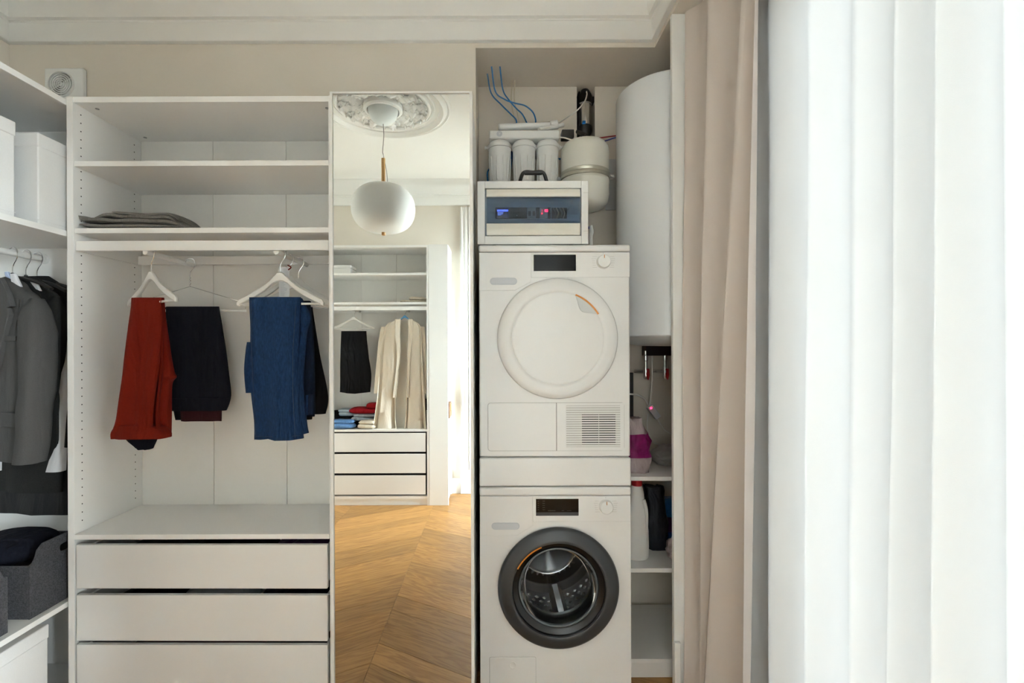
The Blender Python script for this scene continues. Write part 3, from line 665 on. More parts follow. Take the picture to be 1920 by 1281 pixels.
for i, (py, ln) in enumerate(((396.8, 11), (399, 10), (401.2, 7))): MB().box(PX(934, YE), PX(934 + ln, YE), yb_ - .0008, yb_, PZ(py + .9, YE), PZ(py, YE)).build('screen_line', 'screen_text', m1)
mod(955, 989.5, 'module_dark', 'relay_module')
m2 = mod(990, 1006, 'module_grey', 'circuit_breaker')
for a in (991.8, 999.8): MB().box(PX(a, YE), PX(a + 4.8, YE), yb_ - .001, yb_, PZ(403.5, YE), PZ(394.5, YE)).build('breaker_slot', 'module_dark', m2)
MB().box(PX(996.5, YE), PX(999.6, YE), yb_ - .004, yb_, PZ(403, YE), PZ(399, YE)).build('toggle', 'module_grey', m2)
mod(1006.6, 1013, 'module_dark', 'spacer_module')
m3 = mod(1013.5, 1028, 'module_grey', 'voltage_meter')
mod(1028.6, 1034, 'module_dark', 'spacer_module')
MB().box(PX(1036, YE), PX(1065, YE), YE + .0185, YE + .0192, mz0, mz1).build('wiring_slot', 'module_dark', eb)
for k in range(4): MB().tube([(PX(1040 + 6 * k, YE), YE + .0175, mz0), (PX(1043 + 6 * k, YE), YE + .017, (mz0 + mz1) / 2), (PX(1039 + 6 * k, YE), YE + .0175, mz1)], .0016, n=6).build('wire', 'beige_tube' if k % 2 else 'cord_grey', eb)
def seg7(ch, x, z, w_, h, parent, y):
    on = {'0': 'abcdef', '1': 'bc', '8': 'abcdefg', '6': 'acdefg'}[ch]; t = h * .14; b = MB()
    pos = {'a': (x, x + w_, z + h - t, z + h), 'd': (x, x + w_, z, z + t), 'g': (x, x + w_, z + h / 2 - t / 2, z + h / 2 + t / 2), 'b': (x + w_ - t, x + w_, z + h / 2, z + h), 'c': (x + w_ - t, x + w_, z, z + h / 2), 'f': (x, x + t, z + h / 2, z + h), 'e': (x, x + t, z, z + h / 2)}
    for s_ in on: q = pos[s_]; b.box(q[0], q[1], y - .0004, y, q[2], q[3])
    b.build('led_digit', 'led_red', parent)
sx = PX(1016, YE); wd = PX(1018.8, YE) - PX(1016, YE); hh = PZ(391.6, YE) - PZ(396, YE)
for k, ch in enumerate('1088'):
    if k != 1: seg7(ch, sx + k * wd * 1.25, PZ(396, YE), wd * .9, hh, m3, yb_)
seg7('8', sx + wd * .2, PZ(400.6, YE), wd * .8, hh * .62, m3, yb_)
MB().box(PX(970, YE), PX(970.8, YE), yb_ - .001, yb_, PZ(403.2, YE), PZ(402.4, YE)).build('indicator', 'led_white', eb)
# carrying handle on top
hx0, hx1, hz = PX(973, YE + .06), PX(1029, YE + .06), PZ(324, YE + .06)
MB().tube([(hx0, YE + .06, EZ1), (hx0 + .006, YE + .06, EZ1 + .018), (hx0 + .022, YE + .06, hz), ((hx0 + hx1) / 2, YE + .06, hz + .001), (hx1 - .022, YE + .06, hz), (hx1 - .006, YE + .06, EZ1 + .018), (hx1, YE + .06, EZ1)], .0075, n=10).build('handle', 'black_plastic', eb)
MB().rod([((hx0 + hx1) / 2 - .035, YE + .06, hz - .001), ((hx0 + hx1) / 2 + .035, YE + .06, hz - .001)], .0092, 12).build('handle_grip', 'black_plastic', eb)
# ================================================================== niche: water filter, tank, boiler
YT = 2.24
def n_(px, py, Y=YT): return P((px / 4.269) + 880, py / 4.269 + 60, Y)      # measured on an enlarged view of the niche
ro_ = thing('water_filter', 'white reverse-osmosis water filter with three canisters on the niche wall', 'water filter', (PX(984, YT), 2.30, PZ(400, YT)))
a, c = n_(165, 785, YT - .045), n_(728, 852, YT - .045)
MB().box(a.x, c.x, YT - .045, YN - .004, c.z, a.z).build('bracket', 'plastic_white', ro_, bevel=.006, seg=3)
lg = n_(247, 815, YT - .045); 
em = MB().lathe((lg.x, lg.y, lg.z), [(.0135, .001), (.0135, -.0008), (.0115, -.001), (.011, -.0004), (.001, -.0004)], n=24, ax='y').build('emblem', 'plastic_grey_shade', ro_)
k_ = .0045; e2 = MB()
e2.rod([(lg.x - k_, lg.y - .0012, lg.z + k_), (lg.x, lg.y - .0012, lg.z - .001), (lg.x + k_, lg.y - .0012, lg.z + k_)], .0008, 5).rod([(lg.x, lg.y - .0012, lg.z - .001), (lg.x, lg.y - .0012, lg.z - k_)], .0008, 5)
e2.build('emblem_mark', 'plastic_white', em)
ppm = FPX / YT
for px in (250, 443, 632):
    t = n_(px, 850); r = 21.3 / ppm * .98; H = lambda py: n_(px, py).z
    cn = MB().lathe((t.x, YT + .01, 0), [(r * .74, H(840)), (r * .76, H(878)), (r * .92, H(890)), (r * 1.0, H(908)), (r * 1.04, H(935)), (r * 1.0, H(950)), (r * 1.0, H(985)), (r * .93, H(1040)), (r * .84, H(1230)), (r * .80, H(1330)), (r * .55, H(1352)), (.001, H(1356))], n=40).build('canister', 'plastic_white', ro_, ang=40)
    MB().lathe((t.x, YT + .01, 0), [(r * 1.0, H(910)), (r * 1.09, H(912)), (r * 1.09, H(938)), (r * 1.0, H(941))], n=40, caps=False).build('collar', 'plastic_white', cn)
    for k in range(10):
        an = 2 * math.pi * k / 10; MB().rod([(t.x + math.cos(an) * r * .955, YT + .01 + math.sin(an) * r * .955, H(1010)), (t.x + math.cos(an) * r * .86, YT + .01 + math.sin(an) * r * .86, H(1200))], .0035, 6).build('rib', 'plastic_white', cn)
for px, sg in ((165, -1), (725, 1)):
    p = n_(px, 920); MB().lathe((p.x, YT + .01, p.z), [(.009, 0), (.009, sg * .008), (.006, sg * .009), (.006, sg * .014), (.008, sg * .015), (.008, sg * .022)], n=16, ax='x').build('side_fitting', 'plastic_white', ro_)
p0, p1 = n_(240, 762, YT + .02), n_(655, 752, YT + .02)
MB().cyl(p0, p1, .0155, n=24).build('membrane_housing', 'plastic_white', ro_, bevel=.004)
p2 = n_(715, 742, YT + .02); MB().cyl(p1, p2, .021, n=24).build('membrane_cap', 'plastic_white', ro_, bevel=.003)
MB().cyl(n_(560, 785, YT - .02), n_(760, 745, YT + .03), .0105, n=20).build('post_filter', 'plastic_white', ro_, bevel=.003)
p = n_(740, 775); 
MB().box(n_(748, 780).x, n_(845, 780).x, YT, YT + .05, n_(748, 845).z, n_(748, 780).z).build('pump_transformer', 'black_plastic', ro_, bevel=.003)
# bundles of tube
def tube_thing(name, label, cat, pts, r, m, group=None):
    o = MB().tube(pts, r, n=8).build(name, m); return tag(o, label, cat, group)
yt = YN - .02
tube_thing('blue_tube', 'leftmost blue water tube dropping from the niche ceiling', 'tube', [Vector((n_(152, 415, yt - .08).x, yt - .1, ZS)), n_(182, 490, yt - .06), n_(260, 580, yt - .05), n_(335, 655, yt - .05), n_(378, 700, yt - .06), n_(386, 745, yt - .07)], .0036, 'blue_tube', 'blue water tubes')
tube_thing('blue_tube', 'middle blue tube curving right over the beige tubes', 'tube', [Vector((n_(186, 385, yt - .12).x, yt - .16, ZS)), n_(215, 475, yt - .1), n_(290, 540, yt - .08), n_(370, 570, yt - .08), n_(450, 590, yt - .07), n_(512, 640, yt - .06), n_(536, 700, yt - .06), n_(535, 745, yt - .07)], .0036, 'blue_tube', 'blue water tubes')
tube_thing('blue_tube', 'rightmost of the three blue tubes at the niche ceiling', 'tube', [Vector((n_(252, 385, yt - .12).x, yt - .16, ZS)), n_(275, 460, yt - .11), n_(320, 540, yt - .06), n_(382, 612, yt - .05), n_(432, 662, yt - .05), n_(474, 745, yt - .07)], .0036, 'blue_tube', 'blue water tubes')
tube_thing('beige_tube', 'left thin beige tube hanging behind the blue tubes', 'tube', [Vector((n_(348, 420, yt - .02).x, yt - .04, ZS)), n_(343, 560, yt - .03), n_(365, 680, yt - .04), n_(384, 750, yt - .06)], .0027, 'beige_tube', 'beige tubes')
tube_thing('beige_tube', 'right thin beige tube hanging behind the blue tubes', 'tube', [Vector((n_(372, 420, yt - .02).x, yt - .04, ZS)), n_(368, 540, yt - .03), n_(390, 650, yt - .04), n_(408, 750, yt - .06)], .0027, 'beige_tube', 'beige tubes')
tube_thing('blue_tube', 'blue tube loop left of the filter canisters', 'tube', [n_(175, 1080, YT + .09), n_(152, 1120, YT + .08), n_(150, 1170, YT + .07), n_(160, 1260, YT + .07)], .0036, 'blue_tube', 'blue tubes below the filter')
tube_thing('blue_tube', 'blue tube between the first and second canister', 'tube', [n_(345, 930, YT + .09), n_(345, 1010, YT + .09), n_(335, 1080, YT + .08), n_(312, 1200, YT + .07), n_(308, 1290, YT + .07)], .005, 'blue_tube', 'blue tubes below the filter')
tube_thing('blue_tube', 'short blue tube between the filter and the tank', 'tube', [n_(700, 1015, YT + .08), n_(725, 1018, YT + .07), n_(745, 1030, YT + .07), n_(748, 1130, YT + .09)], .0042, 'blue_tube', 'blue tubes below the filter')
# clear filter cartridge standing in the recess
cxp = n_(942, 600, YN).x; yc_ = YN + .035
def cz(py): return n_(942, py, yc_).z
fc = thing('filter_cartridge', 'black-capped metallic filter cartridge in the recess beside the boiler', 'filter cartridge', (cxp, yc_, cz(850)))
rr = .036
MB().lathe((cxp, yc_, 0), [(.012, cz(455)), (.022, cz(475)), (rr * .92, cz(505)), (rr * 1.1, cz(530)), (rr * 1.1, cz(578)), (rr * .9, cz(588))], n=32).build('cap', 'black_plastic', fc)
MB().box(cxp + .01, cxp + rr * 1.35, yc_ - .02, yc_ + .02, cz(580), cz(533)).build('cap_lug', 'black_plastic', fc, bevel=.003)
MB().lathe((cxp, yc_, 0), [(rr * .98, cz(560)), (rr * .98, cz(588))], n=32).build('collar', 'grey_paint', fc)
MB().lathe((cxp, yc_, 0), [(rr * .86, cz(588)), (rr * .86, cz(757))], n=40, caps=False).build('cylinder', 'chrome', fc)
MB().lathe((cxp, yc_, 0), [(rr * .8, cz(752)), (rr * 1.0, cz(765)), (rr * 1.0, cz(805)), (rr * .6, cz(850)), (.01, cz(852))], n=32).build('base', 'black_plastic', fc)
MB().box(cxp - rr * .55, cxp - rr * .1, yc_ - rr - .004, yc_ - rr * .5, cz(765), cz(740)).build('blue_clip', 'blue_tube', fc, bevel=.002)
MB().box(cxp - .036, cxp - .029, YN + .02, YN + .10, cz(840), cz(490)).build('mounting_strip', 'dark_gap', fc)
el = MB().tube([n_(870, 800, YN - .03), n_(905, 815, YN - .06), n_(940, 830, YN - .08), n_(930, 845, YN - .1)], .010, n=12).build('pump_hose', 'black_plastic'); tag(el, 'black corrugated hose elbow above the pressure tank', 'hose')
tube_thing('white_tube', 'white tube arching from the filter cartridge to the membrane housing', 'tube', [n_(945, 480, YN - .02), n_(948, 505, YN - .03), n_(930, 560, YN - .04), n_(880, 620, YN - .06), n_(800, 680, YN - .08), n_(720, 730, YT + .03), n_(640, 768, YT - .01), n_(570, 780, YT - .035)], .0036, 'white_tube')
tube_thing('white_tube', 'white tube looping from the bracket to the pressure tank top', 'tube', [n_(728, 845, YT), n_(770, 850, YT - .03), n_(820, 864, YT - .05), n_(855, 862, YT - .04), n_(875, 852, YT)], .0032, 'white_tube')
tube_thing('red_pipe', 'thin red pipe running behind the boiler', 'pipe', [n_(1010, 855, YN - .03), n_(1060, 850, YN - .03), n_(1110, 843, YN - .03), n_(1200, 832, YN - .03)], .0036, 'red_pipe')
tube_thing('blue_pipe', 'thin dark blue pipe running behind the boiler', 'pipe', [n_(1060, 885, YN - .03), n_(1110, 870, YN - .03), n_(1165, 852, YN - .03), n_(1220, 840, YN - .03)], .0036, 'blue_pipe')
# pressure tank
tc_ = n_(930, 1000); ty = 2.245; rt = 44.5 / ppm
def tz(py): return n_(930, py, YT - .02).z
pt = thing('pressure_tank', 'round cream pressure tank with a metal strap beside the boiler', 'tank', (tc_.x, ty, PZ(393, YT)))
MB().lathe((tc_.x, ty, 0), [(.001, tz(851)), (rt * .25, tz(853)), (rt * .55, tz(864)), (rt * .85, tz(890)), (rt * .97, tz(925)), (rt, tz(960)), (rt, tz(1122)), (rt * 1.0, tz(1190)), (rt * 1.015, tz(1195)), (rt * 1.015, tz(1210)), (rt, tz(1216)), (rt, tz(1300)), (rt * .95, tz(1360)), (rt * .80, tz(1400)), (rt * .4, tz(1425)), (.001, tz(1430))], n=56).build('vessel', 'plastic_cream', pt, ang=50)
MB().lathe((tc_.x, ty, 0), [(rt + .0005, tz(1122)), (rt + .004, tz(1126)), (rt + .004, tz(1148)), (rt + .002, tz(1153)), (rt + .004, tz(1158)), (rt + .004, tz(1180)), (rt + .0005, tz(1184))], n=56, caps=False).build('strap', 'zinc', pt)
p = n_(1135, 1160)
MB().box(tc_.x + rt, tc_.x + rt + .028, ty - .01, ty + .01, p.z - .010, p.z + .010).build('strap_lug', 'grey_paint', pt, bevel=.002)
MB().box(tc_.x - rt - .026, tc_.x - rt, ty - .01, ty + .01, p.z - .018, p.z - .004).build('strap_lug', 'grey_paint', pt, bevel=.002)
MB().lathe((tc_.x + rt + .014, ty - .010, p.z), [(.006, 0), (.006, -.004), (.001, -.004)], n=6, ax='y').build('bolt', 'steel', pt)
vv = thing('valve', 'small white plastic valve with a dark knob beside the electrical box', 'valve', (PX(1108, 2.1), 2.1, DT))
MB().tube([P(1108, 424, 2.1), P(1110, 436, 2.1), P(1108, 447, 2.1), Vector((PX(1110, 2.1), 2.1, DT))], .009, n=10).build('body', 'plastic_white', vv)
MB().lathe(P(1105, 428, 2.09), [(.006, 0), (.006, -.012)], n=12, ax='x').build('knob', 'blue_pipe', vv)
MB().box(PX(1140, 2.4), PX(1160, 2.4), YN - .008, YN - .001, PZ(392, 2.42), PZ(296, 2.42)).build('dummy', 'grey_paint')
bpy.data.objects['dummy'].name = 'wall_plate'; tag(bpy.data.objects['wall_plate'], 'grey wall plate between the pressure tank and the boiler', 'bracket')
# boiler
bx, by, br = .805, 2.185, .232; bz0, bz1 = 1.466, PZ(126, 1.952)
bo = thing('water_heater', 'tall white cylindrical water heater at the right of the niche', 'water heater', (bx, by, bz0 - .05))
MB().lathe((bx, by, 0), [(br - .004, bz0), (br, bz0 + .004), (br, bz1 - .010), (br - .003, bz1 - .004), (br - .009, bz1), (.001, bz1 + .004)], n=96).build('shell', 'boiler_white', bo, ang=40)
MB().lathe((bx, by, 0), [(br - .012, bz0 + .002), (br - .016, bz0 - .006), (br - .05, bz0 - .030), (br - .10, bz0 - .040), (.001, bz0 - .042)], n=72).build('bottom_cap', 'grey_paint', bo, ang=60)
pl = [P(1208, 652, 2.36), P(1268, 668, 2.36)]
MB().box(pl[0].x, .90, 2.33, 2.40, pl[1].z, bz0 - .036).build('connection_plate', 'black_plastic', bo, bevel=.002)
def tap(px, lab):
    Yv = 2.34; x = PX(px, Yv)
    t = thing('shutoff_valve', lab, 'valve', (x, Yv, PZ(712, Yv)), 'shut-off valves under the water heater')
    z = lambda py: PZ(py, Yv)
    MB().lathe((x, Yv, 0), [(.008, z(712)), (.012, z(708)), (.012, z(690)), (.009, z(687)), (.009, z(678)), (.0125, z(677)), (.0125, z(668)), (.008, z(666)), (.008, z(659))], n=14).build('body', 'chrome', t)
    MB().cyl((x, Yv, z(698)), (x - .035, Yv + .06, z(698)), .010, n=14).build('outlet', 'chrome', t)
    MB().lathe((x + .006, Yv - .012, z(698)), [(.008, .004), (.008, -.006), (.001, -.006)], n=12, ax='y').build('spindle', 'steel', t)
    MB().prism([(x + .000, z(692)), (x + .012, z(692)), (x + .014, z(704)), (x + .009, z(713)), (x + .003, z(713)), (x - .002, z(704))], Yv - .022, Yv - .017).build('lever', 'cap_red', t, bevel=.002)
tap(1210.5, 'left shut-off valve with a red lever under the water heater')
tap(1246.5, 'right shut-off valve with a red lever under the water heater')
# inline breaker with cables
Yc = 2.38
def q(px, py, Y=Yc): return P(1150 + px / 3.558, 580 + py / 3.558, Y)
rc = thing('inline_switch', 'grey inline cable switch with a red light under the water heater', 'switch', q(265, 690))
d = (q(300, 735) - q(232, 640)); d.normalize(); sd_ = Vector((d.z, 0, -d.x)) * .016; ctr = [q(236, 648), q(296, 728)]
b = MB(); b.loft([[p + sd_ + Vector((0, y, 0)) for y in (-.016, .012)] + [p - sd_ + Vector((0, y, 0)) for y in (.012, -.016)] for p in ctr]); b.build('case', 'plastic_grey_shade', rc, bevel=.003)
pz_ = q(243, 660); MB().lathe((pz_.x, Yc - .016, pz_.z), [(.0055, .002), (.0055, -.003), (.001, -.003)], n=14, ax='y').build('light', 'led_red', rc)
tube_thing('white_cable', 'white cable from the water heater down to the inline switch', 'cable', [q(258, 300), q(260, 400), q(255, 520), q(240, 645)], .0042, 'white_tube')
tube_thing('white_cable', 'white cable from the inline switch to the right', 'cable', [q(292, 728), q(315, 775), q(350, 815), q(410, 845), q(480, 870)], .0042, 'white_tube')
tube_thing('white_cable', 'white cable from behind the dryer to the inline switch', 'cable', [q(70, 570), q(120, 570), q(170, 578), q(210, 605), q(234, 645)], .0046, 'white_tube')
tube_thing('white_cable', 'thin cable hanging in a loop under the inline switch', 'cable', [q(230, 700), q(225, 790), q(240, 860), q(280, 900), q(360, 915), q(450, 905)], .0035, 'white_tube')
o = MB().box(q(100, 425).x, q(153, 425).x, YN - .02, YN - .002, q(0, 750, YN).z, q(0, 425, YN).z).build('socket_panel', 'black_plastic', bevel=.003); tag(o, 'black vertical panel on the niche wall behind the dryer', 'panel')
# ---- shelving unit
YS = 2.0; sx0, sx1 = .546, .985
su = thing('storage_shelves', 'white shelf unit right of the washing machine holding cleaning supplies', 'shelf unit', ((sx0 + sx1) / 2, 2.2, 0))
def sz(py): return PZ(py, YS)
MB().box(sx0, sx0 + .016, YS, 2.43, 0, sz(850)).build('side_panel', 'laminate', su); MB().box(sx1 - .016, sx1, YS, 2.43, 0, sz(850)).build('side_panel', 'laminate', su)
for py in (895, 1067, 1237): MB().box(sx0 + .016, sx1 - .016, YS, 2.425, sz(py) - .018, sz(py)).build('shelf', 'laminate', su, bevel=.001)
MB().box(sx0 + .016, sx1 - .016, YS + .004, YS + .018, 0, sz(1237) - .018).build('plinth', 'laminate', su)
ZA_, ZB_ = sz(895), sz(1067)
def sack(name, label, cat, px0, px1, pyt, zb, Y, depth, m, seed=0, top=.6, parts=()):
    x0, x1 = PX(px0, Y), PX(px1, Y); zt = PZ(pyt, Y); t = thing(name, label, cat, ((x0 + x1) / 2, Y, zb)); rings = []
    for i in range(15):
        v = i / 14; k = (.92 + .14 * math.sin(math.pi * min(1, v * 1.25))) * (1 if v < .7 else lerp(1, top, (v - .7) / .3)); dk = depth / 2 * (1 - .55 * max(0, v - .45) / .55)
        ring = []
        for j in range(28):
            th = 2 * math.pi * j / 28; c_, s_ = math.cos(th), math.sin(th); n__ = noise.noise(Vector((c_ * 2.2 + seed, s_ * 2.2, v * 6 + seed))) * .016
            ring.append(((x0 + x1) / 2 + (x1 - x0) / 2 * k * math.copysign(abs(c_) ** .6, c_) + n__ * c_, Y + dk * math.copysign(abs(s_) ** .6, s_) + n__ * s_, lerp(zb, zt, v) + n__ * .6 * v))
        rings.append(ring)
    MB().loft(rings).build('bag', m, t, ang=60); return t, rings
t, rg = sack('laundry_bag', 'purple and pink plastic pack on the top shelf beside the dryer', 'bag', 1160, 1213, 784, ZA_, 2.12, .14, 'pink_film', 2)
b = MB(); b.loft([[(Vector(p) - Vector((PX(1182, 2.12), 2.12, p[2]))) * 1.015 + Vector((PX(1182, 2.12), 2.12, p[2])) for p in r_] for r_ in rg[4:11]], caps=False); b.build('printed_sleeve', 'purple_bag', t, ang=60)
t, rg = sack('clear_bag', 'crumpled clear plastic bag lying on the top shelf by the post', 'bag', 1225, 1290, 836, ZA_, 2.25, .16, 'clear_film', 5, .4)
# bottle
Yb = 2.10; bxc = PX(1193, Yb)
bt = thing('detergent_bottle', 'white detergent bottle with a red cap on the middle shelf', 'bottle', (bxc, Yb, ZB_))
def bzz(py): return ZB_ + (1062 - py) / (FPX / Yb)
prof_ = [(1062, 18.5), (1060, 21), (1040, 22), (1010, 21.5), (985, 18.5), (965, 15.5), (950, 14), (940, 13.2), (930, 11), (925, 9.5)]
MB().loft([[(bxc + w_ / (FPX / Yb) * math.copysign(abs(math.cos(t)) ** .8, math.cos(t)), Yb + w_ * .62 / (FPX / Yb) * math.sin(t), bzz(py)) for t in (2 * math.pi * k / 32 for k in range(32))] for py, w_ in prof_]).build('body', 'bottle_white', bt, ang=50)
MB().lathe((bxc, Yb, 0), [(9.5 / 416, bzz(925.5)), (9.8 / 416, bzz(924)), (9.5 / 416, bzz(903)), (8 / 416, bzz(901)), (.001, bzz(900.5))], n=28).build('cap', 'cap_red', bt)
MB().tube([(bxc + .026, Yb - .02, bzz(950)), (bxc + .036, Yb - .024, bzz(970)), (bxc + .036, Yb - .024, bzz(1000)), (bxc + .030, Yb - .022, bzz(1030))], .007, n=8).build('handle', 'bottle_white', bt)
sack('dark_bag', 'dark plastic bag between the detergent bottle and the blue pack', 'bag', 1206, 1243, 912, ZB_, 2.24, .14, 'dark_bag', 7, .95)
t, rg = sack('tablet_pack', 'blue and plum foil pack at the back of the middle shelf', 'pack', 1230, 1292, 934, ZB_, 2.34, .10, 'blue_pack', 9, .9)
b = MB()
for m_, (i0, i1, j0, j1) in {'plum_pack': (3, 9, 17, 25), 'yellow_pack': (5, 13, 15, 18)}.items():
    MB().grid([[Vector(rg[i][j % 28]) + Vector((0, -.004, 0)) for j in range(j0, j1)] for i in range(i0, i1)]).build('printed_patch', m_, t, solid=.002)
sack('wipes_pack', 'white and pink flowered pack at the front of the middle shelf by the post', 'pack', 1252, 1290, 1008, ZB_, 2.10, .10, 'floral_pack', 11, .7)
o = MB().box(.62, .93, 2.30, 2.41, ZB_, ZB_ + .05).build('flat_box', 'blue_pack', bevel=.004); tag(o, 'flat blue box at the back of the middle shelf under the packs', 'box')

# ================================================================== wall fan
Yv = YB - .022; fx, fz = PX(121, Yv), PZ(160, Yv)
vf = thing('extractor_fan', 'square white extractor fan grille on the wall above the left wardrobe', 'fan', (fx, YB, fz))
MB().box(fx - .088, fx + .088, Yv, YB, fz - .086, fz + .086).build('cover', 'plastic_white', vf, bevel=.005, seg=3)
c0 = (fx - .008, Yv, fz + .010)
MB().lathe(c0, [(.058, .0), (.058, -.008), (.054, -.010), (.052, -.004), (.052, .001)], n=48, ax='y', caps=False).build('ring', 'plastic_white', vf)
MB().lathe((c0[0], Yv, c0[2]), [(.052, -.0008), (.001, -.0008)], n=32, ax='y', caps=False).build('duct', 'groove', vf)
for r_ in (.046, .037, .028, .019, .010): MB().lathe(c0, [(r_, -.002), (r_, -.008), (r_ - .0035, -.008), (r_ - .0035, -.002), (r_, -.002)], n=40, ax='y', caps=False).build('grille_ring', 'plastic_white', vf)
for k in range(3):
    a = R(30 + 60 * k); MB().rod([(c0[0] + math.cos(a) * .052, Yv - .004, c0[2] + math.sin(a) * .052), (c0[0] - math.cos(a) * .052, Yv - .004, c0[2] - math.sin(a) * .052)], .0018, 6).build('grille_bar', 'plastic_white', vf)

# ================================================================== curtains
def curtain(name, label, m, folds, xc, z0, z1, amp, seed, flare=.0, nz=44, sharp=1.0, nseg=14, xtilt=0, group=None, bend=0):
    """folds: depths (Y) of successive fold crests at the top, with the same at the bottom"""
    rnd = random.Random(seed); rows = []
    A = [amp * rnd.uniform(.7, 1.25) for _ in folds]; PH = [rnd.uniform(-1, 1) for _ in folds]
    for iz in range(nz + 1):
        v = iz / nz; z = lerp(z1, z0, v); row = []
        for i in range(len(folds) - 1):
            for k in range(nseg):
                t = k / nseg; (ta, ba), (tb, bb) = folds[i], folds[i + 1]
                ya, yb = lerp(ta, ba, v), lerp(tb, bb, v); y = lerp(ya, yb, t)
                a = min(lerp(A[i], A[i + 1], t) * (.75 + .45 * v), .20 * abs(yb - ya))
                s = math.cos(2 * math.pi * t); s = math.copysign(abs(s) ** sharp, s)
                x = xc - bend * max(0, 1 - (i + t) / 1.3) + xtilt * v - a * s + 0.002 * math.sin(9 * v + 2 * PH[0]) + .003 * noise.noise(Vector((y * 6, z * 1.3, seed)))
                y += a * .55 * math.sin(2 * math.pi * t) + .004 * noise.noise(Vector((y * 5, z * 1.7, seed + 9)))
                row.append((x - flare * v * v * max(0, 1 - i / 2), y, z))
        rows.append(row)
    o = MB().grid(rows).build(name, m, ang=180); return tag(o, label, 'curtain', group)
def cy_(px, X_=.86): return X_ * FPX / (px - VPX)
bf = [(1.892, 1.895), (1.71, 1.80), (1.46, 1.74), (1.43, 1.45)]
curtain('beige_curtain', 'beige linen curtain beside the water heater niche', 'linen_beige', bf, .812, .012, ZS - .013, .034, 3, sharp=1, xtilt=-.012, bend=.02, nseg=24)
tops = [1340, 1385, 1432, 1508, 1590, 1668, 1742, 1852, 1960]; bots = [1340, 1385, 1428, 1498, 1572, 1640, 1728, 1880, 2000]
sf = [(cy_(a), cy_(b)) for a, b in zip(tops, bots)] + [(.62, .60), (.52, .51), (.43, .43)]
curtain('sheer_curtain', 'white sheer curtain glowing in front of the window', 'sheer', sf, .90, .012, ZS - .013, .024, 8, sharp=.9)
for y0_, y1_, lab in ((YO + .02, YB - .02, 'white curtain track under the window beam'),):
    o = MB().box(.825, .845, y0_, y1_, ZS - .012, ZS).build('curtain_track', 'plastic_white'); tag(o, lab, 'curtain track')
# ================================================================== hangers and clothes
def hanger(name, label, x, y, z, half, yaw, m='wood_hanger', style='wood', drop=.19, bar=True, group=None, hookm='chrome', th=.012, zo=None):
    """local frame: rod at origin along local Y, arms along local X"""
    t = thing(name, label, 'hanger', (x, y, z - drop), group); Mx = Matrix.Translation((x, y, z)) @ Matrix.Rotation(yaw, 4, 'Z')
    k = half / .2; d = drop / .19
    hk = [(0, 0, -.082 * d), (0, 0, -.050), (.006, 0, -.034), (.0165, 0, -.018), (.020, 0, -.002), (.015, 0, .012), (0, 0, .0165), (-.015, 0, .010), (-.0195, 0, -.002)]
    if style == 'wire':
        MB().tube(hk, .0016, n=6).xf(Mx).build('hook', hookm, t)
        MB().rod([(math.cos(a) * .0022, math.sin(a) * .0022, -.060 * d - .0022 * i) for i, a in enumerate(j * 1.1 for j in range(18))], .0011, 5).xf(Mx).build('twist', hookm, t)
        MB().rod([(-half * .98, 0, -drop), (-half, 0, -drop + .012), (-half + .01, 0, -drop + .035), (0, 0, -.095 * d), (half - .01, 0, -drop + .035), (half, 0, -drop + .012), (half * .98, 0, -drop)], .0013, 6).xf(Mx).build('wire', hookm, t)
        MB().cyl((-half, 0, -drop), (half, 0, -drop), .0055, n=12).xf(Mx).build('bar', 'plastic_white', t)
        return t
    MB().tube(hk, .0018, n=8).xf(Mx).build('hook', hookm, t)
    up = [(0, -.072), (.012, -.074), (.022, -.084), (.05, -.108), (.09, -.133), (.14, -.157), (.175, -.172), (.192, -.180), (.2, -.192)]
    lo = [(.198, -.204), (.188, -.203), (.182, -.196), (.165, -.190), (.12, -.171), (.07, -.143), (.035, -.117), (.015, -.108), (0, -.105)]
    half_ = up + lo; full = half_ + [(-a, b) for a, b in half_[-2:0:-1]]
    rings = [[(a * k, yy, b * d) for a, b in full] for yy in (-th / 2, th / 2)]
    MB().loft(rings).xf(Mx).build('arms', m, t, bevel=.003)
    if bar: MB().cyl((-half * .93, 0, -.197 * d), (half * .93, 0, -.197 * d), .0045, n=12).xf(Mx).build('bar', m, t)
    return t
G_H = 'hangers in the open wardrobe'
zb = lambda py, Y: PZ(py, Y)
Y1, Y2, Y3, Y4, Y5 = 1.815, 2.005, 1.835, 1.915, 2.0
hanger('clothes_hanger', 'white hanger turned sideways holding the red trousers', ROD[0] + .004, Y1, ZROD, .19, R(-30), group=G_H, drop=.185)
hanger('clothes_hanger', 'wire hanger with a white bar holding the navy trousers', PX(357, Y2), Y2, ZROD, .235, R(2), style='wire', group=G_H, drop=.208)
hanger('clothes_hanger', 'frontmost white wooden hanger holding the blue jeans', ROD[1] - .006, Y3, ZROD, .176, R(-3), group=G_H, drop=.19)
hanger('clothes_hanger', 'white hanger just behind the blue jeans hanger, holding dark jeans', ROD[1] - .01, Y4, ZROD, .178, R(5), group=G_H, drop=.19)
hanger('clothes_hanger', 'rearmost white hanger at the right, holding black trousers', ROD[1] - .004, Y5, ZROD, .19, R(4), group=G_H, drop=.19)
def leg(rows, t, mt, parent, nm='leg', **kw): return slab(rows, t, **kw).build(nm, mt, parent, ang=70)
def rowsp(rs, Y, dy=0): Q = Y + dy; return [(PZ(py, Q), PX(a, Q), PX(b_, Q), Q) for py, a, b_ in rs]
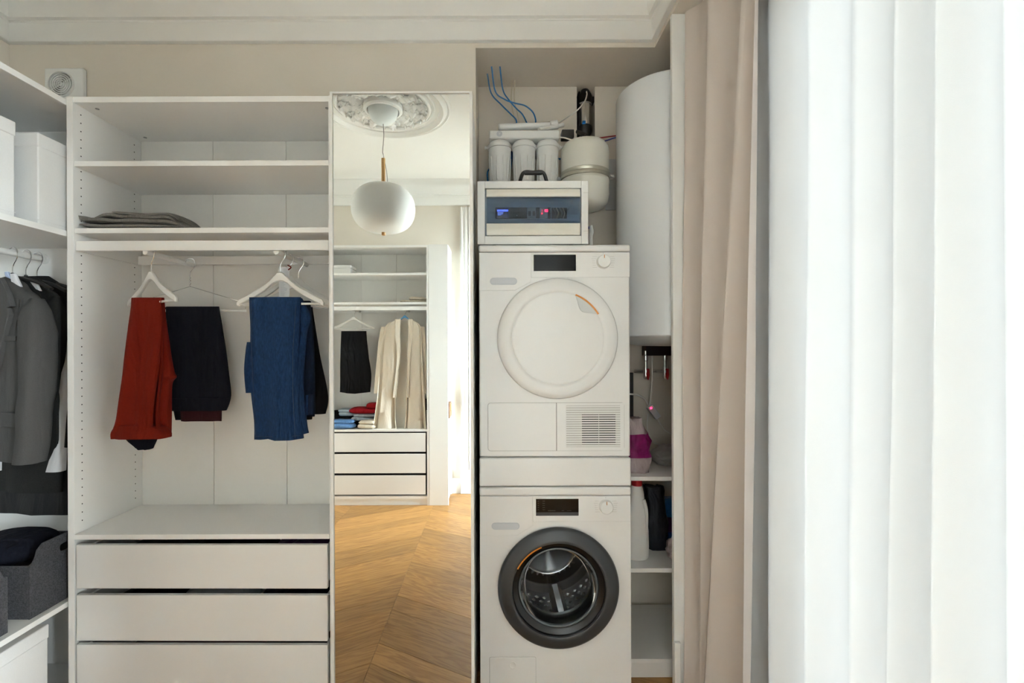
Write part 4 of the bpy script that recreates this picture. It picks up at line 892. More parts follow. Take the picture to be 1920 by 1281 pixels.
# red trousers
t = thing('red_trousers', 'brick-red trousers folded over the sideways white hanger', 'trousers', (PX(270, Y1), Y1, PZ(815, Y1)))
leg(rowsp([(556, 248, 302), (600, 244, 303), (700, 232, 296), (770, 224, 288), (806, 215, 286)], Y1, -.036), .020, 'red_cloth', t, folds=1.2, amp=.010, seed=1)
leg(rowsp([(556, 250, 304), (600, 247, 307), (700, 240, 304), (770, 232, 298), (812, 226, 304)], Y1, -.012), .024, 'red_cloth', t, folds=2, amp=.010, seed=9)
leg(rowsp([(556, 258, 307), (620, 262, 313), (690, 268, 322), (705, 268, 327), (720, 268, 318), (770, 262, 318), (818, 250, 317)], Y1, .024), .045, 'red_cloth', t, folds=2.5, amp=.008, seed=2, m=40)
slab(rowsp([(792, 226, 290), (806, 216, 313), (818, 216, 316)], Y1, -.012), .085, n=40, m=8, folds=3, amp=.004, seed=3, topround=.9).build('waistband', 'red_cloth', t, ang=70)
slab(rowsp([(800, 234, 300), (822, 238, 292), (840, 262, 282)], Y1, .012), .035, n=32, m=10, folds=2, amp=.003, seed=4, topround=.9).build('lining', 'navy_cloth', t, ang=70)
MB().rod([P(302, 560, Y1 - .055), P(297, 640, Y1 - .056), P(288, 720, Y1 - .057), P(280, 800, Y1 - .058)], .0016, 5).build('seam', 'red_cloth', t)
# navy trousers
t = thing('navy_trousers', 'dark navy trousers folded over the wire hanger', 'trousers', (PX(365, Y2), Y2, PZ(790, Y2)))
leg(rowsp([(573, 312, 411), (640, 312, 421), (700, 312, 429), (740, 314, 433), (765, 316, 424)], Y2, -.018), .03, 'navy_cloth', t, folds=2, amp=.004, seed=5, hem=.006)
leg(rowsp([(574, 308, 409), (660, 306, 412), (775, 328, 405), (780, 330, 404)], Y2, .016), .03, 'navy_cloth', t, folds=2, amp=.003, seed=6)
slab(rowsp([(752, 337, 415), (770, 338, 415), (788, 339, 415)], Y2, .004), .012, m=10, folds=2, amp=.003, seed=7).build('lining', 'maroon_cloth', t, ang=70)
slab(rowsp([(745, 315, 432), (757, 316, 428), (768, 317, 423)], Y2, -.022), .034, m=6, folds=2, amp=.003, seed=8, topround=1).build('waistband', 'navy_cloth', t, ang=70)
# blue jeans
t = thing('blue_jeans', 'mid-blue jeans hanging over the front white hanger', 'jeans', (PX(520, Y3), Y3, PZ(824, Y3)))
leg(rowsp([(556, 468, 563), (600, 469, 561), (660, 470, 558), (720, 472, 556), (790, 477, 560), (823, 477, 563)], Y3, -.022), .022, 'denim', t, folds=1.3, amp=.014, seed=11)
leg(rowsp([(558, 476, 566), (585, 480, 580), (602, 484, 581), (630, 488, 574), (700, 492, 568), (790, 496, 572), (812, 498, 575)], Y3, .012), .030, 'denim', t, folds=3, amp=.012, seed=12)
slab(rowsp([(640, 463, 500), (690, 459, 505), (735, 462, 505)], Y3, .018), .02, folds=1, amp=.003, seed=13).build('waistband', 'denim', t, ang=70)
for k, pts in enumerate(([(471, 562), (472, 660), (475, 740), (479, 820)], [(555, 570), (549, 660), (549, 740), (553, 820)])):
    MB().rod([P(a, c, Y3 - .0335) for a, c in pts], .0013, 5).build('seam', 'denim_thread', t)
MB().rod([P(478, 817, Y3 - .0345), P(520, 818, Y3 - .0365), P(562, 816, Y3 - .0345)], .0013, 5).build('hem_stitch', 'denim_thread', t)
t = thing('dark_jeans', 'dark blue jeans behind the mid-blue jeans', 'jeans', (PX(570, Y4), Y4, PZ(800, Y4)))
leg(rowsp([(563, 520, 582), (640, 535, 588), (720, 545, 589), (772, 548, 588)], Y4, -.015), .026, 'denim_dark', t, folds=2, amp=.005, seed=14)
leg(rowsp([(564, 515, 583), (680, 530, 590), (780, 540, 589)], Y4, .014), .024, 'denim_dark', t, folds=2, amp=.004, seed=15)
slab(rowsp([(738, 552, 590), (776, 552, 590)], Y4, -.018), .030, m=6, folds=2, amp=.002, seed=16, topround=1).build('waistband', 'denim_dark', t, ang=70)
slab(rowsp([(780, 555, 571), (802, 557, 569)], Y4, -.01), .012, m=6, n=24, folds=1, amp=.001, seed=17).build('belt_tab', 'denim', t, ang=70)
for x in (566, 580): MB().box(PX(x, Y4), PX(x + 4, Y4), Y4 - .040, Y4 - .034, PZ(775, Y4), PZ(738, Y4)).build('belt_loop', 'denim', t, bevel=.001)
t = thing('black_trousers', 'black trousers on the rear hanger at the right of the open wardrobe', 'trousers', (PX(580, Y5), Y5, PZ(780, Y5)))
leg(rowsp([(572, 530, 586), (660, 530, 598), (740, 532, 614), (775, 534, 609)], Y5, -.02), .03, 'black_cloth', t, folds=2, amp=.004, seed=18)
leg(rowsp([(572, 528, 584), (680, 530, 596), (785, 534, 585)], Y5, .014), .028, 'black_cloth', t, folds=2, amp=.004, seed=19)
# care label on the second hanger
yl = 1.878
lb = thing('paper_tag', 'white printed paper tag hanging behind the front hanger', 'tag', (PX(533, yl), yl, PZ(557, yl)))
MB().box(PX(523, yl), PX(543, yl), yl, yl + .0008, PZ(560, yl), PZ(500, yl)).build('card', 'shirt_white', lb)
tg = MB(); rr_ = random.Random(4)
for i in range(14): tg.box(PX(526, yl), PX(526 + rr_.uniform(6, 14), yl), yl - .0004, yl, PZ(528 + i * 1.9 + .9, yl), PZ(528 + i * 1.9, yl))
o = tg.build('print', 'plastic_grey_shade', lb); o['kind'] = 'stuff'
MB().tube([P(541, 505, yl), P(546, 500, yl), P(540, 496, yl)], .0025, n=6).build('clip', 'red_cloth', lb)
# grey jumper folded on the shelf
zsw = shelf_z[1][0]; jm = thing('folded_jumper', 'grey knitted jumper lying folded on the second shelf', 'jumper', (PX(255, 1.9), 1.9, zsw))
def fold_sheet(pts, y0, y1, th, seed, n=12):
    """cloth layer: profile along x (x,z), swept along y, with thickness"""
    pr = spline([(p[0], 0, p[1]) for p in pts], 5); rings = []
    for i in range(n + 1):
        v = i / n; y = lerp(y0, y1, v); e = 1 - .55 * (abs(2 * v - 1) ** 6); up, dn = [], []
        for j, p in enumerate(pr):
            nz = noise.noise(Vector((p.x * 12, y * 12, seed))) * .006; ed = min(1, j / 3, (len(pr) - 1 - j) / 3) * .7 + .3
            up.append((p.x + noise.noise(Vector((p.x * 9, y * 9, seed + 5))) * .008, y, p.z + nz + th / 2 * ed * e)); dn.append((p.x, y, max(zsw + .0006, p.z + nz * .6 - th / 2 * ed * e)))
        rings.append(up + dn[::-1])
    return MB().loft(rings)
xa = lambda px: PX(px, 1.83)
fold_sheet([(xa(169), zsw + .016), (xa(200), zsw + .014), (xa(260), zsw + .013), (xa(352), zsw + .012)], 1.785, 1.98, .022, 1).build('layer', 'grey_knit', jm, ang=70)
fold_sheet([(xa(165), zsw + .052), (xa(171), zsw + .042), (xa(205), zsw + .038), (xa(260), zsw + .034), (xa(325), zsw + .030), (xa(351), zsw + .016)], 1.79, 1.98, .024, 2).build('layer', 'grey_knit', jm, ang=70)
fold_sheet([(xa(193), zsw + .044), (xa(215), zsw + .058), (xa(250), zsw + .050), (xa(300), zsw + .048), (xa(328), zsw + .048), (xa(345), zsw + .024)], 1.795, 1.97, .022, 3).build('layer', 'grey_knit', jm, ang=70)
fold_sheet([(xa(222), zsw + .071), (xa(242), zsw + .066), (xa(280), zsw + .058), (xa(312), zsw + .066), (xa(330), zsw + .060), (xa(343), zsw + .040)], 1.80, 1.96, .018, 4).build('sleeve', 'grey_knit', jm, ang=70)
# clothes inside the drawers
rnd = random.Random(9)
def pile(x, y, z, lx, ly, h, m, lab, cat, seed, grp=None, rot=0):
    o = cushion(x, y, z, lx, ly, h, seed=seed, rot=rot, lump=.3).build('folded_' + cat.replace(' ', '_'), m, ang=80); return tag(o, lab, cat, grp)
dz = [PZ(c, YW) + .021 for a, c in dys]; dh = [PZ(a, YW) - PZ(c, YW) for a, c in dys]
pile(-1.36, 1.92, dz[0], .26, .24, .115, 'suit_grey', 'grey garment in the left of the top drawer', 'garment', 1, 'clothes in the drawers')
pile(-1.06, 1.92, dz[0], .28, .24, .118, 'coat_dark', 'black garment in the middle of the top drawer', 'garment', 2, 'clothes in the drawers')
pile(-.79, 1.92, dz[0], .22, .24, .120, 'plum_pack', 'plum garment in the right of the top drawer', 'garment', 3, 'clothes in the drawers')
pile(-1.40, 1.92, dz[1], .22, .24, .118, 'black_cloth', 'black garment in the left of the middle drawer', 'garment', 4, 'clothes in the drawers')
pile(-1.13, 1.92, dz[1], .26, .24, .122, 'grey_tee', 'pale grey garment in the middle drawer', 'garment', 5, 'clothes in the drawers')
pile(-.82, 1.92, dz[1], .28, .24, .118, 'navy_cloth', 'dark navy garment in the right of the middle drawer', 'garment', 6, 'clothes in the drawers')
pile(-1.22, 1.92, dz[2], .52, .24, .120, 'maroon_cloth', 'maroon garment in the bottom drawer', 'garment', 7, 'clothes in the drawers')
pile(-.81, 1.92, dz[2], .26, .24, .112, 'black_cloth', 'black garment in the right of the bottom drawer', 'garment', 8, 'clothes in the drawers')

# ================================================================== suits on the left
def ell(c, ax, ay, n=20, ex=.7):
    return [(c[0] + ax * math.copysign(abs(math.cos(t)) ** ex, math.cos(t)), c[1] + ay * math.copysign(abs(math.sin(t)) ** ex, math.sin(t)), c[2]) for t in (2 * math.pi * k / n for k in range(n))]
def jacket(name, label, cat, x, y, zt, half, length, m, yaw=0, th=.085, sleeve=.58, seed=0, shirt=None, lapel=True, group=None, cuff=None, dropk=1, sdx=0):
    t = thing(name, label, cat, (x, y, zt - length), group); Mx = Matrix.Translation((x, y, zt)) @ Matrix.Rotation(yaw, 4, 'Z')
    rows = [(0.015, -.055, .055, 0), (-.005, -.085, .085, 0), (-.030 * dropk, -half * .62, half * .62, 0), (-.065 * dropk, -half * .97, half * .97, 0), (-.12, -half, half, 0), (-.22, -half * .93, half * .93, 0), (-.38, -half * .90, half * .90, 0), (-length * .8, -half * .97, half * .97, 0), (-length, -half * 1.0, half * 1.0, 0)]
    slab(rows, th, n=56, m=40, folds=1.2, amp=.008, seed=seed, ex=.55, topround=.6).xf(Mx).build('body', m, t, ang=75)
    for s in (-1, 1):
        rings = []; L = 14
        for i in range(L + 1):
            v = i / L; cx = s * (half * .93 + .028 * math.sin(math.pi * min(1, v * 1.6) * .5) + sdx * v); yy = -.002 - .035 * v * v; z = -.060 * dropk - .008 - sleeve * v
            k = .35 + .65 * min(1, v * 5) ** .5
            nz = noise.noise(Vector((s * 3, z * 9, seed))) * .006
            rings.append(ell((cx + nz, yy + nz, z), lerp(.048, .038, v) * k, min(lerp(.058, .046, v), th * .7 + .01) * k))
        sl = MB().loft(rings).xf(Mx).build('sleeve', m, t, ang=75)
        if cuff and s == 1: MB().loft([ell((s * (half * .93 + .028), -.047, -.068 * dropk - sleeve + .004 - .035 * q), .042, .044) for q in (0, .5, 1)]).xf(Mx).build('cuff', cuff, sl)
        MB().rod([(s * half * .80, -th * .52 + .002, -.075), (s * half * .76, -th * .55, -.16), (s * half * .82, -th * .54, -.24)], .0014, 5).xf(Mx).build('seam', m, t)
    if lapel:
        for s in (-1, 1):
            b = MB(); pl = [(.052 * s, .012), (.10 * s, -.05), (.118 * s, -.10), (.094 * s, -.105), (.105 * s, -.13), (.03 * s, -.34), (.008 * s, -.36), (.02 * s, -.15)]
            b.prism(pl if s > 0 else pl[::-1], -th / 2 - .014, -th / 2 + .004); b.xf(Mx).build('lapel', m, t, bevel=.002)
        MB().box(half * .30, half * .72, -th / 2 - .007, -th / 2 + .002, -.232, -.212).xf(Mx).build('breast_pocket', m, t, bevel=.002)
        for s in (-1, 1): MB().box(s * half * .25, s * half * .85, -th / 2 - .011, -th / 2 + .002, -.56, -.505).xf(Mx).build('pocket_flap', m, t, bevel=.003)
    return t
G_S = 'suit hangers on the left rail'
def suit_hanger(label, y, hk, drop=.10, m='hanger_black'):
    x, z = LR; t = thing('suit_hanger', label, 'hanger', (x, y, z - drop), G_S); Mx = Matrix.Translation((x, y, z)) @ Matrix.Rotation(hk, 4, 'Z')
    MB().tube([(0, 0, -.082), (0, 0, -.058), (.008, 0, -.040), (.021, 0, -.024), (.027, 0, -.006), (.021, 0, .014), (.004, 0, .023), (-.014, 0, .018), (-.020, 0, .008)], .0021, n=8).xf(Mx).build('hook', 'chrome', t)
    MB().lathe((0, 0, -.085), [(.006, -.012), (.006, .004), (.003, .006)], n=12).xf(Mx).build('ferrule', 'black_plastic', t)
    MB().tube([(-.20, 0, -.150), (-.12, 0, -.118), (0, 0, -.098), (.12, 0, -.118), (.20, 0, -.150)], .007, n=10).xf(Mx).build('arms', m, t)
ya, yb2, yc2 = 1.862, 1.915, 1.962
suit_hanger('dark suit hanger nearest the camera on the left rail', ya, R(-12)); suit_hanger('dark suit hanger in the middle of the left rail', yb2, R(-10)); suit_hanger('dark suit hanger nearest the wardrobe side on the left rail', yc2, R(-8))
zt = LR[1] - .092
jacket('suit_jacket', 'mid-grey suit jacket hanging nearest on the left rail', 'jacket', -1.935, ya - .020, zt - .03, .185, .70, 'suit_grey', R(-16), seed=31, th=.07, sleeve=.62)
jacket('suit_jacket', 'charcoal suit jacket behind the mid-grey jacket', 'jacket', -1.925, yb2 - .012, zt - .012, .165, .86, 'suit_charcoal', R(-9), seed=33, th=.04, sleeve=.62, sdx=-.105)
jacket('shirt', 'white shirt whose sleeve hangs beside the open wardrobe', 'shirt', -1.925, yb2 + .024, zt - .06, .11, .46, 'shirt_white', R(-4), seed=32, th=.02, lapel=False, sleeve=.66, sdx=.0)
jacket('black_coat', 'black coat at the far end of the left rail', 'coat', -1.925, yc2 - .006, zt - .002, .20, .98, 'coat_dark', R(-4), seed=34, th=.03, lapel=False, sleeve=.62)
# shirt collars peeping out above the jackets
def collar(label, px, py, Y, m, w_=.022, h=.045):
    c = P(px, py, Y); o = MB(); o.prism([(c.x - w_ * .5, c.z + h * .45), (c.x + w_ * .35, c.z + h * .5), (c.x + w_ * 1.5, c.z - h * .7), (c.x - w_ * .2, c.z - h * .3)], c.y, c.y + .012)
    return tag(o.build('shirt_collar', m, bevel=.003), label, 'shirt collar', 'collars above the jackets')
collar('pale blue shirt collar above the mid-grey jacket', 11, 512, 1.802, 'shirt_blue', .014, .026)
collar('white shirt collar above the mid-grey jacket, by the nearest hanger', 23, 520, 1.800, 'shirt_white')
collar('white shirt collar point between the two grey jackets', 60, 530, 1.862, 'shirt_white', .022, .04)
# ---- white fabric boxes
def fabric_box(label, x1, x0, y0, y1, z0, h, grp='white fabric storage boxes'):
    t = thing('storage_box', label, 'box', ((x0 + x1) / 2, (y0 + y1) / 2, z0), grp)
    MB().box(x0, x1, y0, y1, z0 + .0005, z0 + h - .045).build('body', 'box_white', t, bevel=.004)
    MB().box(x0 - .002, x1 + .003, y0 - .003, y1 + .002, z0 + h - .050, z0 + h).build('lid', 'box_white', t, bevel=.004)
    for dzz in (.018,): MB().box(x0 - .001, x1 + .0018, y0 - .0018, y1 + .001, z0 + dzz, z0 + dzz + .0016).build('bottom_seam', 'box_white', t)
fabric_box('white fabric box nearest the camera on the upper left shelf', -1.658, -2.14, 1.26, PX(28, 1) and 1.66 * FPX / (930 - 28), LZ1, .333)
fabric_box('white fabric box next to the open wardrobe on the upper left shelf', -1.655, -2.14, 1.66 * FPX / (930 - 70), 1.985, LZ1, .333)
fabric_box('white fabric box under the lower left shelf, beneath the felt baskets', -1.652, -2.14, 1.39, 1.66 * FPX / (930 - 84), .076, .333)
# ---- grey felt baskets
def felt_basket(label, y0, y1, hf, hs, hole=True):
    xf, xb_ = -1.662, -2.05; t = thing('felt_basket', label, 'basket', ((xf + xb_) / 2, (y0 + y1) / 2, LZ2), 'grey felt baskets')
    z0 = LZ2 + .0005; th = .006
    # tall front panel (towards the room) with a grip slot
    ym = (y0 + y1) / 2; sl, sh = .048, .016; zs_ = z0 + hf - .05
    pf = [(y0, z0), (y0, z0 + hs), (y0 + .012, z0 + hs + .004), (y0 + .022, z0 + hs + .018), (y0 + .030, z0 + hs + .045), (y0 + .05, z0 + hs + .062), (ym, z0 + hf), (y1 - .05, z0 + hs + .062), (y1 - .030, z0 + hs + .045), (y1 - .012, z0 + hs + .004), (y1, z0 + hs), (y1, z0)]
    n = 40; ci = [(ym + sl * math.copysign(abs(math.cos(a)) ** .5, math.cos(a)), zs_ + sh * math.sin(a)) for a in (2 * math.pi * k / n for k in range(n))]
    def hit(a):
        best = None; d = (math.cos(a), math.sin(a))
        for i in range(len(pf)):
            p, q_ = pf[i], pf[(i + 1) % len(pf)]; ex, ez = q_[0] - p[0], q_[1] - p[1]; den = d[0] * ez - d[1] * ex
            if abs(den) < 1e-9: continue
            s_ = ((p[0] - ym) * ez - (p[1] - zs_) * ex) / den; u = ((p[0] - ym) * d[1] - (p[1] - zs_) * d[0]) / den
            if s_ > 0 and -1e-6 <= u <= 1 + 1e-6 and (best is None or s_ < best): best = s_
        return (ym + d[0] * best, zs_ + d[1] * best)
    an = sorted(set([2 * math.pi * k / 72 for k in range(72)] + [math.atan2(p[1] - zs_, p[0] - ym) % (2 * math.pi) for p in pf]))
    ou = [hit(a) for a in an]; inn = []
    for a in an:
        c_, s_ = math.cos(a), math.sin(a); f = 1 / ((abs(c_) / sl) ** 4 + (abs(s_) / sh) ** 4) ** .25; inn.append((ym + c_ * f, zs_ + s_ * f))
    b = MB(); b.loft([[(xf, *p) for p in ou], [(xf, *p) for p in inn], [(xf - th, *p) for p in inn], [(xf - th, *p) for p in ou], [(xf, *p) for p in ou]], caps=False)
    b.build('front_panel', 'felt', t, ang=40)
    for yy in (y0, y1 - th): MB().box(xb_, xf - th, yy, yy + th, z0, z0 + hs).build('side_panel', 'felt', t, bevel=.002)
    MB().box(xb_, xb_ + th, y0, y1, z0, z0 + hs).build('back_panel', 'felt', t, bevel=.002)
    MB().box(xb_ + th, xf - th, y0 + th, y1 - th, z0, z0 + th).build('bottom', 'felt', t)
yA = 1.66 * FPX / (930 - 55)
felt_basket('grey felt basket with a grip hole beside the open wardrobe', yA, 1.985, .255, .19)
felt_basket('grey felt basket at the picture edge on the lower left shelf', 1.26, 1.66 * FPX / (930 - 14), .255, .19)
for i, (x, y, z, lx, ly, h, lab, m) in enumerate(((-1.86, 1.82, LZ2 + .01, .34, .29, .15, 'black garment filling the felt basket', 'coat_dark'), (-1.89, 1.80, LZ2 + .155, .26, .24, .085, 'dark navy jumper heaped on top of the felt basket', 'navy_cloth'), (-1.86, 1.43, LZ2 + .01, .34, .29, .19, 'dark jumper in the felt basket at the picture edge', 'navy_cloth'))):
    pile(x, y, z, lx, ly, h, m, lab, 'jumper' if i else 'garment', 20 + i)
# ================================================================== the room behind the camera, seen in the mirror
# ---- pendant lamp and ceiling rose
Lx, Ly = -.744, .365
rose = thing('ceiling_rose', 'white plaster ceiling rose with acanthus leaves, reflected in the mirror', 'ceiling rose', (Lx, Ly, ZC))
for pr in ([(.450, 0), (.448, -.012), (.436, -.020), (.425, -.012), (.415, -.022), (.398, -.030), (.385, -.018), (.375, -.010), (.372, 0)],
           [(.345, 0), (.343, -.008), (.335, -.010), (.328, -.006), (.327, 0)],
           [(.318, 0), (.314, -.014), (.304, -.022), (.294, -.014), (.290, 0)],
           [(.128, 0), (.128, -.030), (.120, -.040), (.108, -.042), (.104, -.036), (.104, 0)]):
    MB().lathe((Lx, Ly, ZC), pr, n=96, caps=False).build('moulded_ring', 'plaster', rose, ang=30)
def leaf_mesh(r0, r1, w_, h, lobes):
    rows = []; n = 14
    for i in range(n + 1):
        v = i / n; wd = w_ * (math.sin(math.pi * (.12 + .80 * v)) ** .8) * (1 + .22 * math.cos(lobes * 2 * math.pi * v)); row = []
        for j in range(9):
            u = j / 4 - 1; hh = h * (.35 + .65 * math.sin(math.pi * v * .9)) * (1 - .55 * u * u) * (1 + .35 * math.cos(lobes * 2 * math.pi * v + 1.2)) + .006 * math.exp(-(u * 5) ** 2) + (.016 * max(0, v - .75) * 4)
            row.append((lerp(r0, r1, v), wd * u, -hh))
        rows.append(row)
    return rows
lf = None
for (cnt, r0, r1, w_, h, lb_, off) in ((12, .130, .290, .036, .026, 4, 0), (12, .135, .235, .026, .016, 3, .5), (24, .225, .292, .016, .018, 2, .25)):
    rows = leaf_mesh(r0, r1, w_, h, lb_); me0 = None
    for k in range(cnt):
        a = 2 * math.pi * (k + off) / cnt
        if me0 is None:
            n9 = len(rows[0]); me0 = bpy.data.meshes.new('leaf'); me0.from_pydata([p for r_ in rows for p in r_], [], [(i * n9 + j, i * n9 + j + 1, (i + 1) * n9 + j + 1, (i + 1) * n9 + j) for i in range(len(rows) - 1) for j in range(n9 - 1)])
            for p in me0.polygons: p.use_smooth = True
            me0.materials.append(M['plaster'])
        o = bpy.data.objects.new('leaf', me0); C.objects.link(o); o.parent = rose; o.rotation_euler = (0, 0, a)
        md = o.modifiers.new('solid', 'SOLIDIFY'); md.thickness = .004
pl = thing('pendant_lamp', 'white glass pendant lamp on an oak rod, reflected in the mirror', 'lamp', (Lx, Ly, 2.17))
MB().lathe((Lx, Ly, 0), [(.098, ZC - .001), (.098, ZC - .035), (.094, ZC - .055), (.082, ZC - .085), (.062, ZC - .108), (.030, ZC - .120), (.001, ZC - .122)], n=64).build('canopy', 'lamp_canopy', pl, ang=50)
gzc, gh, gr = 2.345, .158, .208
MB().tube([(Lx, Ly, ZC - .12), (Lx + .004, Ly, ZC - .20), (Lx - .004, Ly, ZC - .30), (Lx, Ly, gzc + .36)], .0024, n=6).build('cord', 'cord_grey', pl)
MB().tube([(Lx, Ly, gzc + .36), (Lx + .010, Ly, gzc + .31), (Lx + .022, Ly, gzc + .24), (Lx + .028, Ly, gzc + .17), (Lx + .022, Ly, gzc + .135)], .0018, n=6).build('cord_loop', 'cord_grey', pl)
MB().cyl((Lx, Ly, gzc + .335), (Lx, Ly, gzc + .12), .0125, n=20).build('rod', 'oak_rod', pl, bevel=.002)
MB().cyl((Lx, Ly, gzc - .14), (Lx, Ly, gzc - gh - .018), .0125, n=20).build('rod_end', 'oak_rod', pl, bevel=.002)
MB().lathe((Lx, Ly, gzc), [(max(.001, gr * abs(math.cos(a)) ** .72), gh * math.copysign(abs(math.sin(a)) ** .92, math.sin(a))) for a in (-math.pi / 2 + math.pi * k / 36 for k in range(37))], n=72, caps=False).build('shade', 'lamp_glass', pl, ang=60)
# ---- wardrobe opposite
YO1 = -.74; YO0 = YO + .02
ox1 = VX(800, YO1); ox0 = ox1 - 1.02; oT = .019
ow = thing('rear_wardrobe', 'open white wardrobe with a long cream cardigan, reflected in the mirror', 'wardrobe', ((ox0 + ox1) / 2, -.92, 0))
ozt = VZ(459, YO1)
MB().box(ox1, ox1 + oT, YO0, YO1, 0, ozt).build('side_panel', 'laminate', ow); MB().box(ox0 - oT, ox0, YO0, YO1, 0, ozt).build('side_panel', 'laminate', ow)
MB().box(ox0, ox1, YO0, YO1, ozt - .02, ozt).build('top_panel', 'laminate', ow)
sm_ = [ox0, ox0 + .34, ox0 + .68, ox1]
for i in range(3): MB().box(sm_[i] + .0012, sm_[i + 1] - .0012, YO0, YO0 + .008, .06, ozt - .02).build('back_panel', 'laminate_back', ow)
oz = [VZ(511, YO1), VZ(566, YO1), VZ(805, YO1)]
for z in oz: MB().box(ox0, ox1, YO0 + .01, YO1 - .003, z - .02, z).build('shelf', 'laminate', ow, bevel=.001)
orz = VZ(581, YO1)
MB().box(ox0, ox1, YO1 - .018, YO1 - .006, orz, VZ(574, YO1)).build('rail_front_bar', 'laminate', ow); MB().box(ox0, ox1, YO0 + .03, YO0 + .042, orz, VZ(574, YO1)).build('rail_rear_bar', 'laminate', ow)
ORD = [VX(664, -.85), VX(760, -.85)]; ozr = orz + .012
for x in ORD: MB().cyl((x, YO0 + .042, ozr), (x, YO1 - .018, ozr), .0105, n=12).build('hanging_rod', 'laminate', ow)
for a, c in ((812, 847), (851, 887), (891.5, 927)):
    za, zb_ = VZ(c, YO1), VZ(a, YO1); d = MB().box(ox0 + .02, ox1 - .02, YO0 + .03, YO1 - .02, za + .01, zb_ - .02).build('drawer', 'laminate', ow)
    MB().box(ox0 + .012, ox1 - .014, YO1 - .018, YO1 - .002, za, zb_).build('drawer_front', 'front_white', d, bevel=.001)
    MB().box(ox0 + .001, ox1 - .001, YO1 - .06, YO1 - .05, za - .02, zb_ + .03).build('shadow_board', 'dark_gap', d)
MB().box(ox0, ox1, YO0 + .01, YO1 - .004, VZ(936, YO1), VZ(930.5, YO1)).build('bottom_panel', 'laminate', ow); MB().box(ox0, ox1, YO1 - .03, YO1 - .012, 0, VZ(936, YO1)).build('plinth', 'laminate', ow)
# narrow bookcase seen end-on
kx0, kx1 = ox1 + oT + .001, VX(840, YO1); kzt = VZ(458, YO1)
bk = thing('bookcase', 'narrow white bookcase seen end-on beside the rear wardrobe, reflected in the mirror', 'bookcase', ((kx0 + kx1) / 2, -.92, 0))
MB().box(kx0, kx1, YO1 - .018, YO1 + .001, 0, kzt).build('side_panel', 'laminate', bk, bevel=.001); MB().box(kx0, kx1, YO0, YO0 + .018, 0, kzt).build('side_panel', 'laminate', bk)
MB().box(kx0, kx0 + .006, YO0 + .018, YO1 - .018, 0, kzt).build('back_panel', 'laminate', bk)
ksh = [.06, .40, .75, 1.05, 1.32, 1.56, 1.80]
for z in ksh + [kzt - .018]: MB().box(kx0 + .006, kx1 + .003, YO0 + .018, YO1 - .018, z, z + .018).build('shelf', 'laminate', bk)
wb = thing('wooden_box', 'small walnut box with a brass clasp on the bookcase', 'box', (kx1 - .07, -.93, 1.068 - .30))
zq = .769
MB().box(kx0 + .03, kx1 + .004, -1.03, -.83, zq, zq + .10).build('body', 'walnut', wb, bevel=.003); MB().box(kx0 + .03, kx1 + .004, -1.03, -.83, zq + .101, zq + .135).build('lid', 'walnut', wb, bevel=.003)
MB().box(kx1 + .004, kx1 + .010, -.95, -.91, zq + .06, zq + .12).build('clasp', 'brass', wb, bevel=.002)
# things in the rear wardrobe
def pilev(nm, px0, px1, y, ly, z, h, m, lab, cat, seed, grp='folded clothes reflected in the mirror'):
    a, c = VX(px0, y), VX(px1, y); o = cushion((a + c) / 2, y, z, c - a, ly, h, seed=seed, lump=.35, n=36, m=12).build(nm, m, ang=80); return tag(o, lab, cat, grp)
bx_ = thing('shallow_box', 'shallow white cardboard box on the top shelf of the rear wardrobe', 'box', (VX(645, -.86), -.86, oz[0]))
MB().box(VX(612, -.84), VX(660, -.84), -.98, -.80, oz[0], oz[0] + .055).build('base', 'plastic_white', bx_, bevel=.002); MB().box(VX(611.5, -.84), VX(660.5, -.84), -.982, -.798, oz[0] + .056, oz[0] + .082).build('lid', 'plastic_white', bx_, bevel=.002)
for i, (a, c, z, h) in enumerate(((752, 799, 0, .028), (768, 800, .024, .030))):
    pilev('folded_scarf', a, c, -.86, .16, oz[1] + z, h, 'beige_knit', ['lower beige garment on the second shelf of the rear wardrobe', 'upper beige garment on the second shelf of the rear wardrobe'][i], 'garment', 40 + i)
zw = oz[2]
pilev('folded_jeans', 618, 668, -.82, .15, zw + .004, .045, 'denim_pale', 'pale blue folded jeans at the front of the rear wardrobe shelf', 'jeans', 41)
pilev('folded_jeans', 620, 666, -.825, .14, zw + .046, .034, 'denim_pale', 'pale blue folded jeans lying on top of another pair', 'jeans', 42)
pilev('folded_tshirt', 610, 640, -.92, .14, zw + .003, .145, 'black_cloth', 'black folded top at the back left of the rear wardrobe shelf', 't-shirt', 43)
pilev('folded_tshirt', 628, 664, -.94, .14, zw + .003, .10, 'black_cloth', 'black folded top under the blue-grey T-shirts', 't-shirt', 44)
pilev('folded_tshirt', 634, 668, -.94, .14, zw + .10, .035, 'bluegrey_tee', 'lower blue-grey T-shirt on the rear wardrobe pile', 't-shirt', 45)
pilev('folded_tshirt', 636, 662, -.94, .13, zw + .134, .032, 'bluegrey_tee', 'upper blue-grey T-shirt on the rear wardrobe pile', 't-shirt', 46)
pilev('folded_tshirt', 658, 712, -.90, .16, zw + .003, .062, 'black_cloth', 'black folded top under the grey T-shirts beside the cardigan', 't-shirt', 47)
pilev('folded_tshirt', 660, 712, -.90, .15, zw + .063, .034, 'grey_tee', 'lower grey T-shirt under the red jumper', 't-shirt', 48)
pilev('folded_tshirt', 664, 714, -.90, .15, zw + .096, .034, 'grey_tee', 'upper grey T-shirt under the red jumper', 't-shirt', 49)
pilev('folded_jumper', 656, 712, -.90, .15, zw + .128, .055, 'red_knit', 'red jumper on top of the pile in the rear wardrobe', 'jumper', 50)
